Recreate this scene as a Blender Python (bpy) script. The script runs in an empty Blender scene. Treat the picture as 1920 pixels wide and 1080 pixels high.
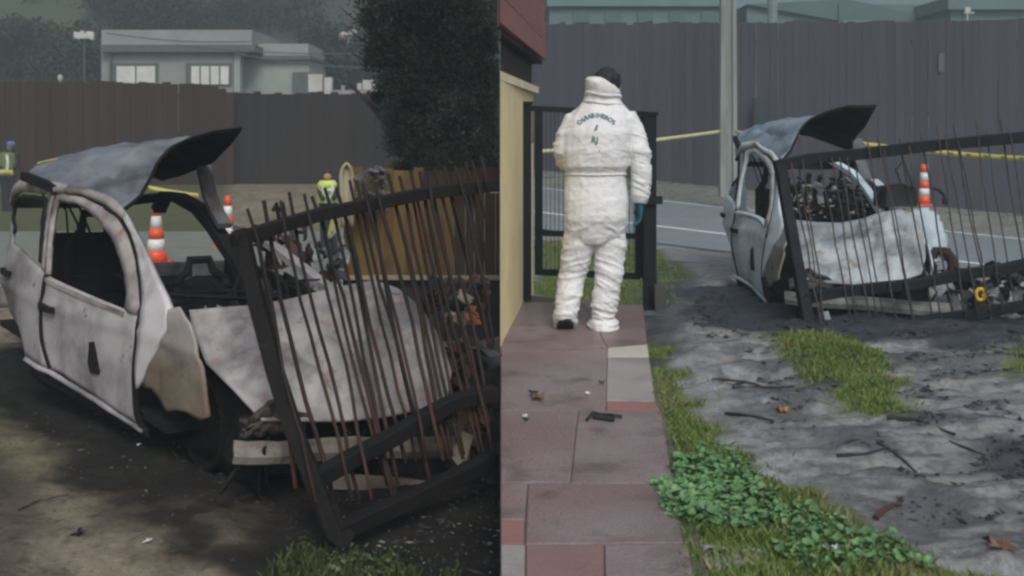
import bpy, math, random
import numpy as np
from mathutils import Vector, Matrix, Euler
random.seed(7); RS = np.random.RandomState(11)
D = bpy.data; S = bpy.context.scene; COL = S.collection
R_ = math.radians

# ------------------------------------------------------------------ camera, sky, sun, exposure
F = 2000.0; HY = 240.0; CAMH = 1.5            # focal length in photo pixels, horizon row, eye height
cam = D.objects.new('camera', D.cameras.new('camera')); COL.objects.link(cam); S.camera = cam
cam.location = (0, 0, CAMH); cam.rotation_euler = (R_(90), 0, 0)
cam.data.sensor_width = 36; cam.data.lens = 36 * F / 1920
cam.data.shift_y = -(540 - HY) / 1920
cam.data.clip_start = .05; cam.data.clip_end = 600
cam.data.dof.use_dof = True; cam.data.dof.focus_distance = 6.6; cam.data.dof.aperture_fstop = 5.6
W = D.worlds.new('World'); S.world = W; W.use_nodes = True
nt = W.node_tree; bg = nt.nodes['Background']
sky = nt.nodes.new('ShaderNodeTexSky'); sky.sky_type = 'NISHITA'; sky.sun_disc = False
sky.sun_elevation = R_(46); sky.sun_rotation = R_(168); sky.air_density = 1.0; sky.dust_density = 3.5
hs = nt.nodes.new('ShaderNodeHueSaturation'); hs.inputs['Saturation'].default_value = .55
nt.links.new(sky.outputs[0], hs.inputs['Color']); nt.links.new(hs.outputs[0], bg.inputs[0])
bg.inputs[1].default_value = .10
sl = D.lights.new('sun', 'SUN'); sl.energy = 1.4; sl.angle = R_(22); sl.color = (1, .97, .93)
so = D.objects.new('sun', sl); COL.objects.link(so); so.rotation_euler = (R_(44), 0, R_(12))
S.view_settings.view_transform = 'Standard'; S.view_settings.look = 'None'
S.view_settings.exposure = 0.22; S.view_settings.gamma = 1.0
S.view_settings.use_curve_mapping = False
S.cycles.filter_width = 2.6
S.cycles.max_bounces = 5; S.cycles.volume_bounces = 1

def at(px, py, Y): return Vector(((px - 960) / F * Y, Y, CAMH - (py - HY) / F * Y))
SEAM = -.011                                    # the two places meet along X = SEAM * Y

# ------------------------------------------------------------------ numpy noise
def _h(ix, iy, s):
    n = (ix * 374761393 + iy * 668265263 + s * 144665) & 0x7fffffff
    n = (n ^ (n >> 13)) * 1274126177 & 0x7fffffff
    return ((n ^ (n >> 16)) & 0xffff) / 65535.0
def vn(x, y, s=0):
    x = np.asarray(x, float); y = np.asarray(y, float)
    ix = np.floor(x).astype(np.int64); iy = np.floor(y).astype(np.int64); fx = x - ix; fy = y - iy
    fx = fx * fx * (3 - 2 * fx); fy = fy * fy * (3 - 2 * fy)
    return (_h(ix, iy, s) * (1 - fx) + _h(ix + 1, iy, s) * fx) * (1 - fy) + (_h(ix, iy + 1, s) * (1 - fx) + _h(ix + 1, iy + 1, s) * fx) * fy
def fbm(x, y, s=0, o=4):
    r = 0; a = .5
    for k in range(o):
        r = r + a * vn(x * 2 ** k, y * 2 ** k, s + k * 17); a *= .5
    return r / (1 - .5 ** o)
def smooth(x, a, b):
    t = np.clip((np.asarray(x, float) - a) / (b - a), 0, 1); return t * t * (3 - 2 * t)

# ------------------------------------------------------------------ materials
MATS = {}
def mat(name, c1, c2=None, scale=3, c3=None, t3=.62, s3=1.2, rough=.85, metal=0, bump=.15, bscale=40, rnd=0, detail=6,
        stretch=(1, 1, 1), sharp=.12, spec=.4, c4=None, t4=.6, s4=5, coord='Object', trans=0, z3=None, sharp4=None):
    if name in MATS: return MATS[name]
    m = D.materials.new(name); m.use_nodes = True; n = m.node_tree.nodes; L = m.node_tree.links
    b = n['Principled BSDF']; b.inputs['Roughness'].default_value = rough; b.inputs['Metallic'].default_value = metal
    b.inputs['Specular IOR Level'].default_value = spec
    tc = n.new('ShaderNodeTexCoord'); mp = n.new('ShaderNodeMapping'); mp.inputs['Scale'].default_value = stretch
    L.new(tc.outputs[coord], mp.inputs[0])
    oi = n.new('ShaderNodeObjectInfo')
    ad = n.new('ShaderNodeVectorMath'); ad.operation = 'ADD'
    cb = n.new('ShaderNodeCombineXYZ'); ml = n.new('ShaderNodeMath'); ml.operation = 'MULTIPLY'; ml.inputs[1].default_value = 37
    L.new(oi.outputs['Random'], ml.inputs[0]); L.new(ml.outputs[0], cb.inputs[0]); L.new(ml.outputs[0], cb.inputs[2])
    L.new(mp.outputs[0], ad.inputs[0]); L.new(cb.outputs[0], ad.inputs[1])
    def noise(s, lo, hi, det=detail):
        t = n.new('ShaderNodeTexNoise'); t.inputs['Scale'].default_value = s; t.inputs['Detail'].default_value = det; t.inputs['Roughness'].default_value = .62
        L.new(ad.outputs[0], t.inputs['Vector'])
        r = n.new('ShaderNodeMapRange'); r.inputs[1].default_value = lo; r.inputs[2].default_value = hi
        L.new(t.outputs[0], r.inputs[0]); return r.outputs[0]
    def mix(f, a, bb):
        x = n.new('ShaderNodeMix'); x.data_type = 'RGBA'
        if isinstance(f, float): x.inputs[0].default_value = f
        else: L.new(f, x.inputs[0])
        for k, v in ((6, a), (7, bb)):
            if isinstance(v, tuple): x.inputs[k].default_value = (*v, 1)
            else: L.new(v, x.inputs[k])
        return x.outputs[2]
    c = mix(noise(scale, .35, .65), c1, c2 or tuple(x * .75 for x in c1))
    if c3:
        f3 = noise(s3, t3 - sharp, t3 + sharp)
        if z3:      # paint burnt off below a height of the object itself
            sp = n.new('ShaderNodeSeparateXYZ'); L.new(tc.outputs[coord], sp.inputs[0]); zr = n.new('ShaderNodeMapRange'); zr.inputs[1].default_value = z3[0]; zr.inputs[2].default_value = z3[1]
            L.new(sp.outputs[2], zr.inputs[0]); mm3 = n.new('ShaderNodeMath'); mm3.operation = 'MULTIPLY'; L.new(zr.outputs[0], mm3.inputs[0]); L.new(f3, mm3.inputs[1]); f3 = mm3.outputs[0]
        c = mix(f3, c, c3)
    if c4: c = mix(noise(s4, t4 - (sharp4 or sharp * .7), t4 + (sharp4 or sharp * .7)), c, c4)
    if rnd:
        mm = n.new('ShaderNodeMapRange'); mm.inputs[3].default_value = 1 - rnd; mm.inputs[4].default_value = 1 + rnd
        L.new(oi.outputs['Random'], mm.inputs[0]); vm = n.new('ShaderNodeVectorMath'); vm.operation = 'SCALE'
        L.new(c, vm.inputs[0]); L.new(mm.outputs[0], vm.inputs['Scale']); c = vm.outputs[0]
    L.new(c, b.inputs['Base Color'])
    if bump:
        bt = n.new('ShaderNodeTexNoise'); bt.inputs['Scale'].default_value = bscale; bt.inputs['Detail'].default_value = 5
        L.new(ad.outputs[0], bt.inputs['Vector']); bp = n.new('ShaderNodeBump'); bp.inputs['Strength'].default_value = bump; bp.inputs['Distance'].default_value = .02
        L.new(bt.outputs[0], bp.inputs['Height']); L.new(bp.outputs[0], b.inputs['Normal'])
    if trans: b.inputs['Transmission Weight'].default_value = trans
    MATS[name] = m; return m

# ------------------------------------------------------------------ mesh helpers
def tag(o, label=None, cat=None, group=None, kind=None):
    if label: o['label'] = label
    if cat: o['category'] = cat
    if group: o['group'] = group
    if kind: o['kind'] = kind
    return o
def link(o, parent=None):
    COL.objects.link(o)
    if parent is not None: o.parent = parent
    return o
def empty(name, loc=(0, 0, 0), rot=(0, 0, 0)):
    o = D.objects.new(name, None); o.empty_display_size = .1; o.location = loc; o.rotation_euler = rot; return link(o)
def mk(name, V, Fc, m, parent=None, sm=False, solid=0, off=0):
    me = D.meshes.new(name); me.from_pydata([tuple(map(float, v)) for v in V], [], Fc); me.materials.append(m)
    if sm: me.polygons.foreach_set('use_smooth', [True] * len(me.polygons))
    me.update(); o = D.objects.new(name, me); link(o, parent)
    if solid:
        q = o.modifiers.new('s', 'SOLIDIFY'); q.thickness = solid; q.offset = off
    return o
class MB:
    def __init__(s): s.V = []; s.F = []
    def add(s, V, Fc):
        b = len(s.V); s.V += [tuple(v) for v in V]; s.F += [tuple(i + b for i in f) for f in Fc]; return s
    def box(s, c, d, rot=None, tap=1.0):
        V = []
        for x, y, z in [(-1, -1, -1), (1, -1, -1), (1, 1, -1), (-1, 1, -1), (-1, -1, 1), (1, -1, 1), (1, 1, 1), (-1, 1, 1)]:
            k = tap if z > 0 else 1
            v = Vector((x * d[0] / 2 * k, y * d[1] / 2 * k, z * d[2] / 2))
            if rot is not None: v = rot @ v
            V.append(v + Vector(c))
        return s.add(V, [(0, 3, 2, 1), (4, 5, 6, 7), (0, 1, 5, 4), (1, 2, 6, 5), (2, 3, 7, 6), (3, 0, 4, 7)])
    def tube(s, pts, r, n=8, flat=None, twist=0):
        """sweep along pts; r radius or list; flat=(a,b) half sizes for a rectangular bar"""
        pts = [Vector(p) for p in pts]; N = len(pts); b = len(s.V)
        rs = r if isinstance(r, (list, tuple)) else [r] * N
        up = Vector((0, 0, 1)); prev = None
        for i, p in enumerate(pts):
            t = (pts[min(i + 1, N - 1)] - pts[max(i - 1, 0)]).normalized()
            if prev is None:
                u = up if abs(t.dot(up)) < .9 else Vector((0, 1, 0))
                a = t.cross(u).normalized()
            else: a = (prev - t * prev.dot(t)).normalized()
            prev = a; c = t.cross(a)
            if flat:
                for x, y in ((1, 1), (-1, 1), (-1, -1), (1, -1)): s.V.append(tuple(p + a * x * flat[0] * rs[i] + c * y * flat[1] * rs[i]))
            else:
                for k in range(n):
                    an = 2 * math.pi * k / n; s.V.append(tuple(p + (a * math.cos(an) + c * math.sin(an)) * rs[i]))
        m = 4 if flat else n
        for i in range(N - 1):
            for k in range(m):
                s.F.append((b + i * m + k, b + i * m + (k + 1) % m, b + (i + 1) * m + (k + 1) % m, b + (i + 1) * m + k))
        s.F.append(tuple(b + k for k in range(m))[::-1]); s.F.append(tuple(b + (N - 1) * m + k for k in range(m)))
        return s
    def loft(s, rings):
        n = len(rings[0]); b = len(s.V)
        for r in rings: s.V += [tuple(v) for v in r]
        for i in range(len(rings) - 1):
            for k in range(n): s.F.append((b + i * n + k, b + i * n + (k + 1) % n, b + (i + 1) * n + (k + 1) % n, b + (i + 1) * n + k))
        s.F.append(tuple(b + k for k in range(n))[::-1]); s.F.append(tuple(b + (len(rings) - 1) * n + k for k in range(n)))
        return s
    def ball(s, c, r, nu=10, nv=7, rot=None):
        rings = []
        for j in range(1, nv):
            th = math.pi * j / nv
            rg = []
            for k in range(nu):
                v = Vector((math.cos(2 * math.pi * k / nu) * math.sin(th) * r[0], math.sin(2 * math.pi * k / nu) * math.sin(th) * r[1], -math.cos(th) * r[2]))
                if rot is not None: v = rot @ v
                rg.append(v + Vector(c))
            rings.append(rg)
        return s.loft(rings)
    def build(s, name, m, parent=None, sm=False, solid=0): return mk(name, s.V, s.F, m, parent, sm, solid)
def resample(P, n):
    P = np.array(P, float); d = np.r_[0, np.cumsum(np.linalg.norm(np.diff(P, axis=0), axis=1))]; t = np.linspace(0, d[-1], n)
    return np.stack([np.interp(t, d, P[:, k]) for k in range(P.shape[1])], 1)
def coons(bot, top, left, right, nu, nv):
    b = resample(bot, nu); t = resample(top, nu); l = resample(left, nv); r = resample(right, nv)
    s = np.linspace(0, 1, nu)[None, :, None]; q = np.linspace(0, 1, nv)[:, None, None]
    return (1 - q) * b[None] + q * t[None] + (1 - s) * l[:, None] + s * r[:, None] - ((1 - s) * (1 - q) * b[0] + s * (1 - q) * b[-1] + (1 - s) * q * t[0] + s * q * t[-1])
def gridfaces(nv, nu):
    return [(j * nu + i, j * nu + i + 1, (j + 1) * nu + i + 1, (j + 1) * nu + i) for j in range(nv - 1) for i in range(nu - 1)]
def rib(P): return Matrix(P)

# ------------------------------------------------------------------ ground heights of the two places
def zL(X, Y):
    X = np.asarray(X, float); Y = np.asarray(Y, float)
    near = -.362 - .064 * np.clip(X, -6, .5)
    a = near * (1 - smooth(Y, 9, 13)) + -.6 * smooth(Y, 9, 13)
    return a + .62 * smooth(Y, 21.5, 27.5)
def zR(X, Y):
    X = np.asarray(X, float); Y = np.asarray(Y, float)
    near = .10 - .15 * smooth(Y, 7.0, 9.5)
    far = .089 - .07 * np.clip(X, 0, 14)
    t = smooth(Y, 10.5, 14)
    fe = 30 - .6 * X
    return near * (1 - t) + far * t + .30 * smooth(Y, fe - 3.0, fe - .8)
def gp(px, py, zf):
    Y = 6.0
    for i in range(40):
        X = (px - 960) / F * Y; z = float(zf(X, Y)); Y = .5 * Y + .5 * (CAMH - z) * F / max(py - HY, 5)
    return (px - 960) / F * Y, Y
def inpoly(x, y, P):
    x = np.asarray(x); c = np.zeros(x.shape, bool); n = len(P)
    for i in range(n):
        x1, y1 = P[i]; x2, y2 = P[(i + 1) % n]
        k = ((y1 > y) != (y2 > y)) & (x < (x2 - x1) * (y - y1) / (y2 - y1 + 1e-12) + x1); c ^= k
    return c
def pdist(x, y, P):
    """signed distance to polygon, negative inside"""
    d = np.full(np.shape(x), 1e9)
    for i in range(len(P)):
        a = np.array(P[i]); b = np.array(P[(i + 1) % len(P)]); ab = b - a
        t = np.clip(((x - a[0]) * ab[0] + (y - a[1]) * ab[1]) / (ab @ ab + 1e-12), 0, 1)
        d = np.minimum(d, np.hypot(x - a[0] - t * ab[0], y - a[1] - t * ab[1]))
    return np.where(inpoly(x, y, P), -d, d)
def ppx(pts, zf): return [gp(a, b, zf) for a, b in pts]

def ground_mat(name, mud, mud2, soot, grass, rough=.75, spec=.4, bump=.5):
    m = D.materials.new(name); m.use_nodes = True; n = m.node_tree.nodes; L = m.node_tree.links; b = n['Principled BSDF']
    b.inputs['Roughness'].default_value = rough; b.inputs['Specular IOR Level'].default_value = spec
    tc = n.new('ShaderNodeTexCoord')
    def noise(s, lo, hi, out=0):
        t = n.new('ShaderNodeTexNoise'); t.inputs['Scale'].default_value = s; t.inputs['Detail'].default_value = 8; t.inputs['Roughness'].default_value = .65
        L.new(tc.outputs['Object'], t.inputs['Vector'])
        r = n.new('ShaderNodeMapRange'); r.inputs[1].default_value = lo; r.inputs[2].default_value = hi; L.new(t.outputs[0], r.inputs[0]); return r.outputs[0]
    def attr(a):
        t = n.new('ShaderNodeAttribute'); t.attribute_name = a; return t.outputs['Fac']
    def mix(f, a, bb):
        x = n.new('ShaderNodeMix'); x.data_type = 'RGBA'; L.new(f, x.inputs[0])
        for k, v in ((6, a), (7, bb)):
            if isinstance(v, tuple): x.inputs[k].default_value = (*v, 1)
            else: L.new(v, x.inputs[k])
        return x.outputs[2]
    c = mix(noise(1.7, .38, .62), mud, mud2)
    c = mix(noise(30, .3, .8), c, tuple(v * .6 for v in mud2))
    c = mix(noise(9, .52, .62), c, tuple(v * .55 for v in mud2))
    c = mix(noise(75, .55, .68), c, tuple(v * .5 for v in mud2))
    c = mix(attr('grass'), c, grass); c = mix(attr('soot'), c, soot)
    L.new(c, b.inputs['Base Color'])
    rr = n.new('ShaderNodeMapRange'); rr.inputs[3].default_value = rough; rr.inputs[4].default_value = rough * .4
    L.new(attr('wet'), rr.inputs[0]); L.new(rr.outputs[0], b.inputs['Roughness'])
    t = n.new('ShaderNodeTexNoise'); t.inputs['Scale'].default_value = 22; t.inputs['Detail'].default_value = 8; t.inputs['Roughness'].default_value = .7
    L.new(tc.outputs['Object'], t.inputs['Vector'])
    bp = n.new('ShaderNodeBump'); bp.inputs['Strength'].default_value = bump; bp.inputs['Distance'].default_value = .03
    L.new(t.outputs[0], bp.inputs['Height']); L.new(bp.outputs[0], b.inputs['Normal'])
    return m
def ground(name, side, zf, hf, masks, m):
    """one sheet on one side of the seam. side -1 left, +1 right"""
    ys = [.5]; 
    while ys[-1] < 130: ys.append(ys[-1] + (.022 if ys[-1] < 9.5 else min(.022 * (1 + (ys[-1] - 9.5) * .8), 4)) * (2.5 if ys[-1] < 2.6 else 1))
    ss = [0]
    while ss[-1] < 90: ss.append(ss[-1] + (.024 if ss[-1] < 4.6 else min(.024 * (1 + (ss[-1] - 4.6) * 1.4), 6)))
    Yg, Sg = np.meshgrid(ys, ss, indexing='ij'); Xg = SEAM * Yg + side * Sg
    Z = zf(Xg, Yg) + hf(Xg, Yg)
    me = D.meshes.new(name); nv, nu = Yg.shape; N = nv * nu
    me.vertices.add(N); me.vertices.foreach_set('co', np.stack([Xg, Yg, Z], -1).reshape(-1).astype(np.float32))
    idx = np.arange(N).reshape(nv, nu); q = np.stack([idx[:-1, :-1], idx[:-1, 1:], idx[1:, 1:], idx[1:, :-1]], -1).reshape(-1, 4)
    if side < 0: q = q[:, ::-1]
    me.loops.add(q.size); me.loops.foreach_set('vertex_index', q.reshape(-1).astype(np.int32))
    me.polygons.add(len(q)); me.polygons.foreach_set('loop_start', np.arange(0, q.size, 4, dtype=np.int32)); me.polygons.foreach_set('loop_total', np.full(len(q), 4, np.int32))
    me.update(calc_edges=True); me.polygons.foreach_set('use_smooth', [True] * len(q))
    for k, fn in masks.items():
        a = me.attributes.new(k, 'FLOAT', 'POINT'); a.data.foreach_set('value', np.clip(fn(Xg, Yg), 0, 1).reshape(-1).astype(np.float32))
    me.materials.append(m); o = D.objects.new(name, me); link(o); o['kind'] = 'structure'; return o

# ================================================================== LEFT PLACE: ground
car_L = dict(loc=(-2.018, 6.636, -.383), yaw=-.864, pitch=.045, roll=-.046)
car_R = dict(loc=(3.025, 9.989, -.231), yaw=-1.727, pitch=.004, roll=.061)
def soot_L(X, Y):
    c, s = math.cos(car_L['yaw']), math.sin(car_L['yaw']); dx = X + 2.018; dy = Y - 6.636
    u = dx * c + dy * s; v = dx * s - dy * c
    n = fbm(X * 1.6, Y * 1.6, 3); n2 = fbm(X * 5, Y * 5, 9)
    d = np.maximum(np.abs(u - .3) - 2.3, 0) ** 2 + np.maximum(np.abs(v - .05) - .78, 0) ** 2
    a = 1 - smooth(np.sqrt(d) + (n - .5) * .7 + (n2 - .5) * .4, .05, .45)
    # soot spreading to the foot of the gate and the bottom of the view
    P = ppx([(280, 800), (440, 890), (560, 1000), (660, 1200), (938, 1200), (938, 700), (500, 700)], zL)
    b = 1 - smooth(pdist(X, Y, P) + (n - .5) * .7 + (n2 - .5) * .25, -.05, .3)
    e = .6 * (1 - smooth(pdist(X, Y, ppx([(-400, 800), (0, 850), (60, 960), (50, 1150), (-400, 1200)], zL)) + (n - .5) * .5 + (n2 - .5) * .3, -.02, .25))
    return np.maximum(np.maximum(a, b * .97), e) * (.9 + .1 * n2)
grassL_poly = ppx([(510, 1060), (560, 1035), (660, 1030), (760, 1040), (860, 1090), (760, 1250), (480, 1250)], zL)
def grass_L(X, Y):
    n = fbm(X * 4, Y * 4, 21)
    a = 1 - smooth(pdist(X, Y, grassL_poly) + (n - .5) * .4, -.05, .15)
    b = .45 * (1 - smooth(pdist(X, Y, ppx([(-300, 600), (20, 700), (190, 790), (210, 850), (0, 900), (-300, 860)], zL)) + (n - .5) * .4, 0, .3))
    f = np.maximum(.35 * smooth(Y, 9, 12) * smooth(n, .4, .6), .8 * smooth(Y, 20.5, 22) * smooth(-X / Y, .255, .275))
    return np.maximum(np.maximum(a, b), f)
def h_L(X, Y):
    h = (fbm(X * 1.3, Y * 1.3, 5) - .5) * .07 + (fbm(X * 6, Y * 6, 6) - .5) * .045 + (fbm(X * 19, Y * 19, 8, 3) - .5) * .016
    return h * (1 - smooth(Y, 10, 13.2))
mud_L = ground_mat('brown_mud', (.30, .25, .185), (.22, .19, .14), (.008, .008, .009), (.05, .062, .022), rough=.9, spec=.2, bump=.6)
ground('mud_ground', -1, zL, h_L, dict(soot=soot_L, grass=grass_L, wet=lambda X, Y: 0 * X), mud_L)

# ================================================================== RIGHT PLACE: ground
strip_poly = ppx([(1214, 640), (1222, 640), (1236, 680), (1262, 740), (1300, 800), (1390, 880), (1500, 945), (1640, 1010), (1800, 1075), (2100, 1200), (1250, 1200), (1235, 1000), (1222, 760), (1212, 660)], zR)
mound_poly = ppx([(1450, 632), (1560, 635), (1620, 655), (1650, 700), (1690, 755), (1690, 782), (1620, 780), (1540, 740), (1485, 700), (1455, 665)], zR)
yard_poly = ppx([(1005, 452), (1205, 456), (1300, 520), (1260, 560), (1215, 582), (1010, 560)], zR)
corner_poly = ppx([(1880, 655), (2100, 640), (2100, 720), (1905, 705)], zR)
def grass_R(X, Y):
    n = fbm(X * 4, Y * 4, 31); n2 = fbm(X * 14, Y * 14, 33)
    g = 0
    for P in (strip_poly, mound_poly, corner_poly, yard_poly): g = np.maximum(g, 1 - smooth(pdist(X, Y, P) + (n - .5) * .35 + (n2 - .5) * .12, -.03, .1))
    f = .30 * smooth(Y, 26.6 - .6 * X, 27.4 - .6 * X)
    return np.maximum(g, f)
def flow(X, Y):
    a = fbm(X * .8, Y * .8, 41) * 2.2
    return fbm(X * 1.4 + a, Y * 5.5 - X * 1.2 + a * 1.5, 43, 5)
def soot_R(X, Y):
    n = fbm(X * 1.8, Y * 1.8, 51); n2 = fbm(X * 7, Y * 7, 53)
    P = ppx([(1290, 545), (1370, 540), (1480, 555), (1920, 580), (2100, 590), (2100, 650), (1850, 655), (1700, 640), (1480, 625), (1330, 610)], zR)
    a = 1 - smooth(pdist(X, Y, P) + (n - .5) * .6 + (n2 - .5) * .2, -.05, .28)
    fl = flow(X, Y)
    b = .66 * smooth(fl + (n2 - .5) * .35 + (n - .5) * .3, .57, .70) * smooth(X, .9, 1.5) * (1 - smooth(Y, 7.4, 8.6))
    sw = fbm(X * 3.2 + fbm(X, Y, 5) * 3, Y * 13 - X * 2, 47, 5); b = np.maximum(b, .62 * smooth(sw + (n - .5) * .5, .56, .66) * smooth(X, 1.0, 1.5) * (1 - smooth(Y, 7.6, 8.6)))
    P2 = ppx([(1330, 700), (1460, 690), (1560, 760), (1480, 860), (1380, 780)], zR)
    b = np.maximum(b, .6 * (1 - smooth(pdist(X, Y, P2) + (n2 - .5) * .5, -.1, .12)) * smooth(n2, .42, .56))
    P3 = ppx([(1860, 830), (2100, 800), (2100, 960), (1890, 900)], zR)
    b = np.maximum(b, .9 * (1 - smooth(pdist(X, Y, P3) + (n - .5) * .5, -.1, .2)))
    e = .80 * (1 - smooth(pdist(X, Y, ppx([(1215, 500), (1270, 490), (1300, 540), (1275, 600), (1240, 680), (1215, 700)], zR)) + (n2 - .5) * .3, -.05, .25))
    return np.maximum(np.maximum(a, b), e)
def h_R(X, Y):
    t = 1 - smooth(Y, 10, 13)
    w = smooth(X, .75, 1.25)
    h = (fbm(X * 1.2, Y * 1.2, 61) - .5) * .06 + (flow(X, Y) - .5) * .13 * w + (fbm(X * 9, Y * 9, 63) - .5) * .035 + (fbm(X * 24, Y * 24, 64, 3) - .5) * .014
    h = h + (.5 - np.abs(fbm(X * 2.2 + Y * .7, Y * 9 - X * 2, 66, 4) - .5) * 2) * .022 * w
    h = h * t - .03 * (1 - w) * t
    g = np.maximum(1 - smooth(pdist(X, Y, mound_poly), -.15, .1), (1 - smooth(pdist(X, Y, strip_poly), -.1, .1)) * .6)
    return h + g * .045 * t
mud_R = ground_mat('grey_wet_mud', (.36, .395, .415), (.27, .265, .255), (.030, .037, .047), (.10, .13, .035), rough=.5, spec=.5, bump=.9)
ground('wet_mud_ground', 1, zR, h_R, dict(soot=soot_R, grass=grass_R, wet=lambda X, Y: smooth(flow(X, Y), .35, .6)), mud_R)

# blades of grass and clover leaves
def blades(name, P, zf, hf, n, hgt, colmat, label, dens=None, extra=None):
    P = np.array(P); lo = P.min(0); hi = P.max(0)
    X = RS.uniform(lo[0], hi[0], n * 3); Y = RS.uniform(lo[1], hi[1], n * 3)
    d = pdist(X, Y, [tuple(p) for p in P]); keep = (d + (fbm(X * 5, Y * 5, 71) - .5) * .4 + (fbm(X * 16, Y * 16, 73) - .5) * .2 < RS.exponential(.03, len(X)) - .03) & (Y > 2.6)
    if dens is not None: keep &= dens(X, Y)
    X = X[keep][:n]; Y = Y[keep][:n]; Z = zf(X, Y) + hf(X, Y) - .005; k = len(X)
    a = RS.uniform(0, 6.28, k); h = RS.uniform(.4, 1, k) * hgt; w = h * .07 + .0022; le = RS.uniform(.1, .9, k) * h; b = RS.uniform(0, 6.28, k)
    V = np.empty((k, 4, 3)); V[:, 0] = np.stack([X - np.cos(a) * w, Y - np.sin(a) * w, Z], 1); V[:, 1] = np.stack([X + np.cos(a) * w, Y + np.sin(a) * w, Z], 1)
    V[:, 2] = np.stack([X + np.cos(a) * w * .7 + np.cos(b) * le * .45, Y + np.sin(a) * w * .7 + np.sin(b) * le * .45, Z + h * .62], 1)
    V[:, 3] = np.stack([X + np.cos(b) * le, Y + np.sin(b) * le, Z + h], 1)
    i = np.arange(k)[:, None] * 4; f = np.concatenate([i + [0, 1, 2], i + [0, 2, 3]], 0)
    o = mk(name, V.reshape(-1, 3), [tuple(map(int, q)) for q in f], colmat); return tag(o, label, 'grass', kind='stuff')
gm = mat('grass_blade', (.13, .19, .045), (.085, .14, .03), 5, (.19, .18, .08), .6, 2, rough=.6, bump=0)
gmd = mat('grass_blade_dark', (.04, .062, .016), (.055, .07, .022), 5, rough=.7, bump=0)
blades('grass', strip_poly, zR, h_R, 26000, .045, gm, 'bright green grass strip curving between the paved walkway and the grey mud')
blades('grass', strip_poly, zR, h_R, 600, .06, mat('dry_blade', (.26, .21, .10), (.17, .16, .06), 6, rough=.7, bump=0), 'sparse taller dry straw blades among the green strip beside the walkway')
blades('grass', mound_poly, zR, h_R, 9000, .04, gm, 'small grass mound in the grey mud in front of the fallen gate')
blades('grass', yard_poly, zR, h_R, 7000, .05, gm, 'green grass patch behind the black garden gate beside the road')
blades('grass', corner_poly, zR, h_R, 1500, .05, gm, 'tuft of green grass at the right edge below the debris')
blades('grass', grassL_poly, zL, h_L, 7000, .05, gmd, 'dark green grass by the foot of the fallen gate in the brown mud')
def clover(name, P, zf, hf, n, m, label, r=.016):
    P = np.array(P); lo = P.min(0); hi = P.max(0); V = []; Fc = []
    c = 0
    while c < n:
        x = random.uniform(lo[0], hi[0]); y = random.uniform(lo[1], hi[1])
        if pdist(np.array([x]), np.array([y]), [tuple(p) for p in P])[0] + (float(fbm(x * 4, y * 4, 81)) - .5) * .5 + (float(fbm(x * 11, y * 11, 83)) - .5) * .3 > 0: continue
        z = float(zf(x, y) + hf(x, y)) + random.uniform(.008, .05); c += 1; rr = r * random.uniform(.4, 1.0) * random.choice((.7, 1, 1.6))
        M = Euler((random.gauss(0, .45), random.gauss(0, .45), random.uniform(0, 6.3))).to_matrix(); b = len(V)
        V.append(tuple(Vector((x, y, z - .004))))
        for k in range(6):
            an = k * math.pi / 3; q = M @ Vector((math.cos(an) * rr * (1.15 if k % 3 else .8), math.sin(an) * rr, .002)); V.append((x + q.x, y + q.y, z + q.z))
        Fc += [(b, b + 1 + k, b + 1 + (k + 1) % 6) for k in range(6)]
    return tag(mk(name, V, Fc, m), label, 'ground cover', kind='stuff')
clm = mat('clover_leaf', (.085, .19, .065), (.13, .27, .11), 9, (.045, .10, .04), .6, 6, rough=.5, bump=0)
clover('clover', ppx([(1232, 855), (1300, 850), (1380, 870), (1420, 910), (1400, 960), (1440, 990), (1330, 1010), (1270, 1000), (1225, 930)], zR), zR, h_R, 2400, clm, 'dense patch of round green clover leaves spilling over the walkway edge')
clover('clover', ppx([(1440, 980), (1560, 1000), (1700, 1050), (1760, 1090), (1500, 1090), (1440, 1040)], zR), zR, h_R, 700, clm, 'thin clover among the grass at the bottom of the view', .013)
clover('weeds', ppx([(610, 1060), (650, 1030), (720, 1035), (760, 1080), (620, 1100)], zL), zL, h_L, 120, mat('pale_weed', (.05, .075, .03), (.10, .13, .07), 9, rough=.6, bump=0), 'low pale weeds growing at the foot of the fallen gate post', .012)

# ash chunks and gravel
def chunks(name, spots, m, label, cat='debris'):
    b = MB()
    for x, y, z, r in spots:
        el = random.choice((1, 1, 1.8, 3.2))
        M = Euler((random.gauss(0, .2), random.gauss(0, .15), random.uniform(0, 6.28))).to_matrix()
        V = [M @ Vector((sx * r * el * random.uniform(.5, 1.2), sy * r * random.uniform(.4, 1), sz * r * random.uniform(.3, .8))) + Vector((x, y, z)) for sx, sy, sz in ((1, 0, 0), (-1, 0, 0), (0, 1, 0), (0, -1, 0), (0, 0, 1), (0, 0, -1))]
        b.add(V, [(0, 2, 4), (2, 1, 4), (1, 3, 4), (3, 0, 4), (2, 0, 5), (1, 2, 5), (3, 1, 5), (0, 3, 5)])
    return tag(b.build(name, m), label, cat, kind='stuff')
char = mat('char', (.012, .013, .015), (.03, .03, .034), 8, rough=.8)
def scat(n, poly, zf, hf, r0, r1, cond=None):
    P = np.array(poly); lo = P.min(0); hi = P.max(0); out = []
    X = RS.uniform(lo[0], hi[0], n * 6); Y = RS.uniform(lo[1], hi[1], n * 6); k = pdist(X, Y, poly) < 0
    if cond is not None: k &= cond(X, Y)
    X = X[k][:n]; Y = Y[k][:n]; Z = zf(X, Y) + hf(X, Y)
    return [(x, y, z, r0 + (r1 - r0) * random.random() ** 2.6) for x, y, z in zip(X, Y, Z)]
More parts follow.
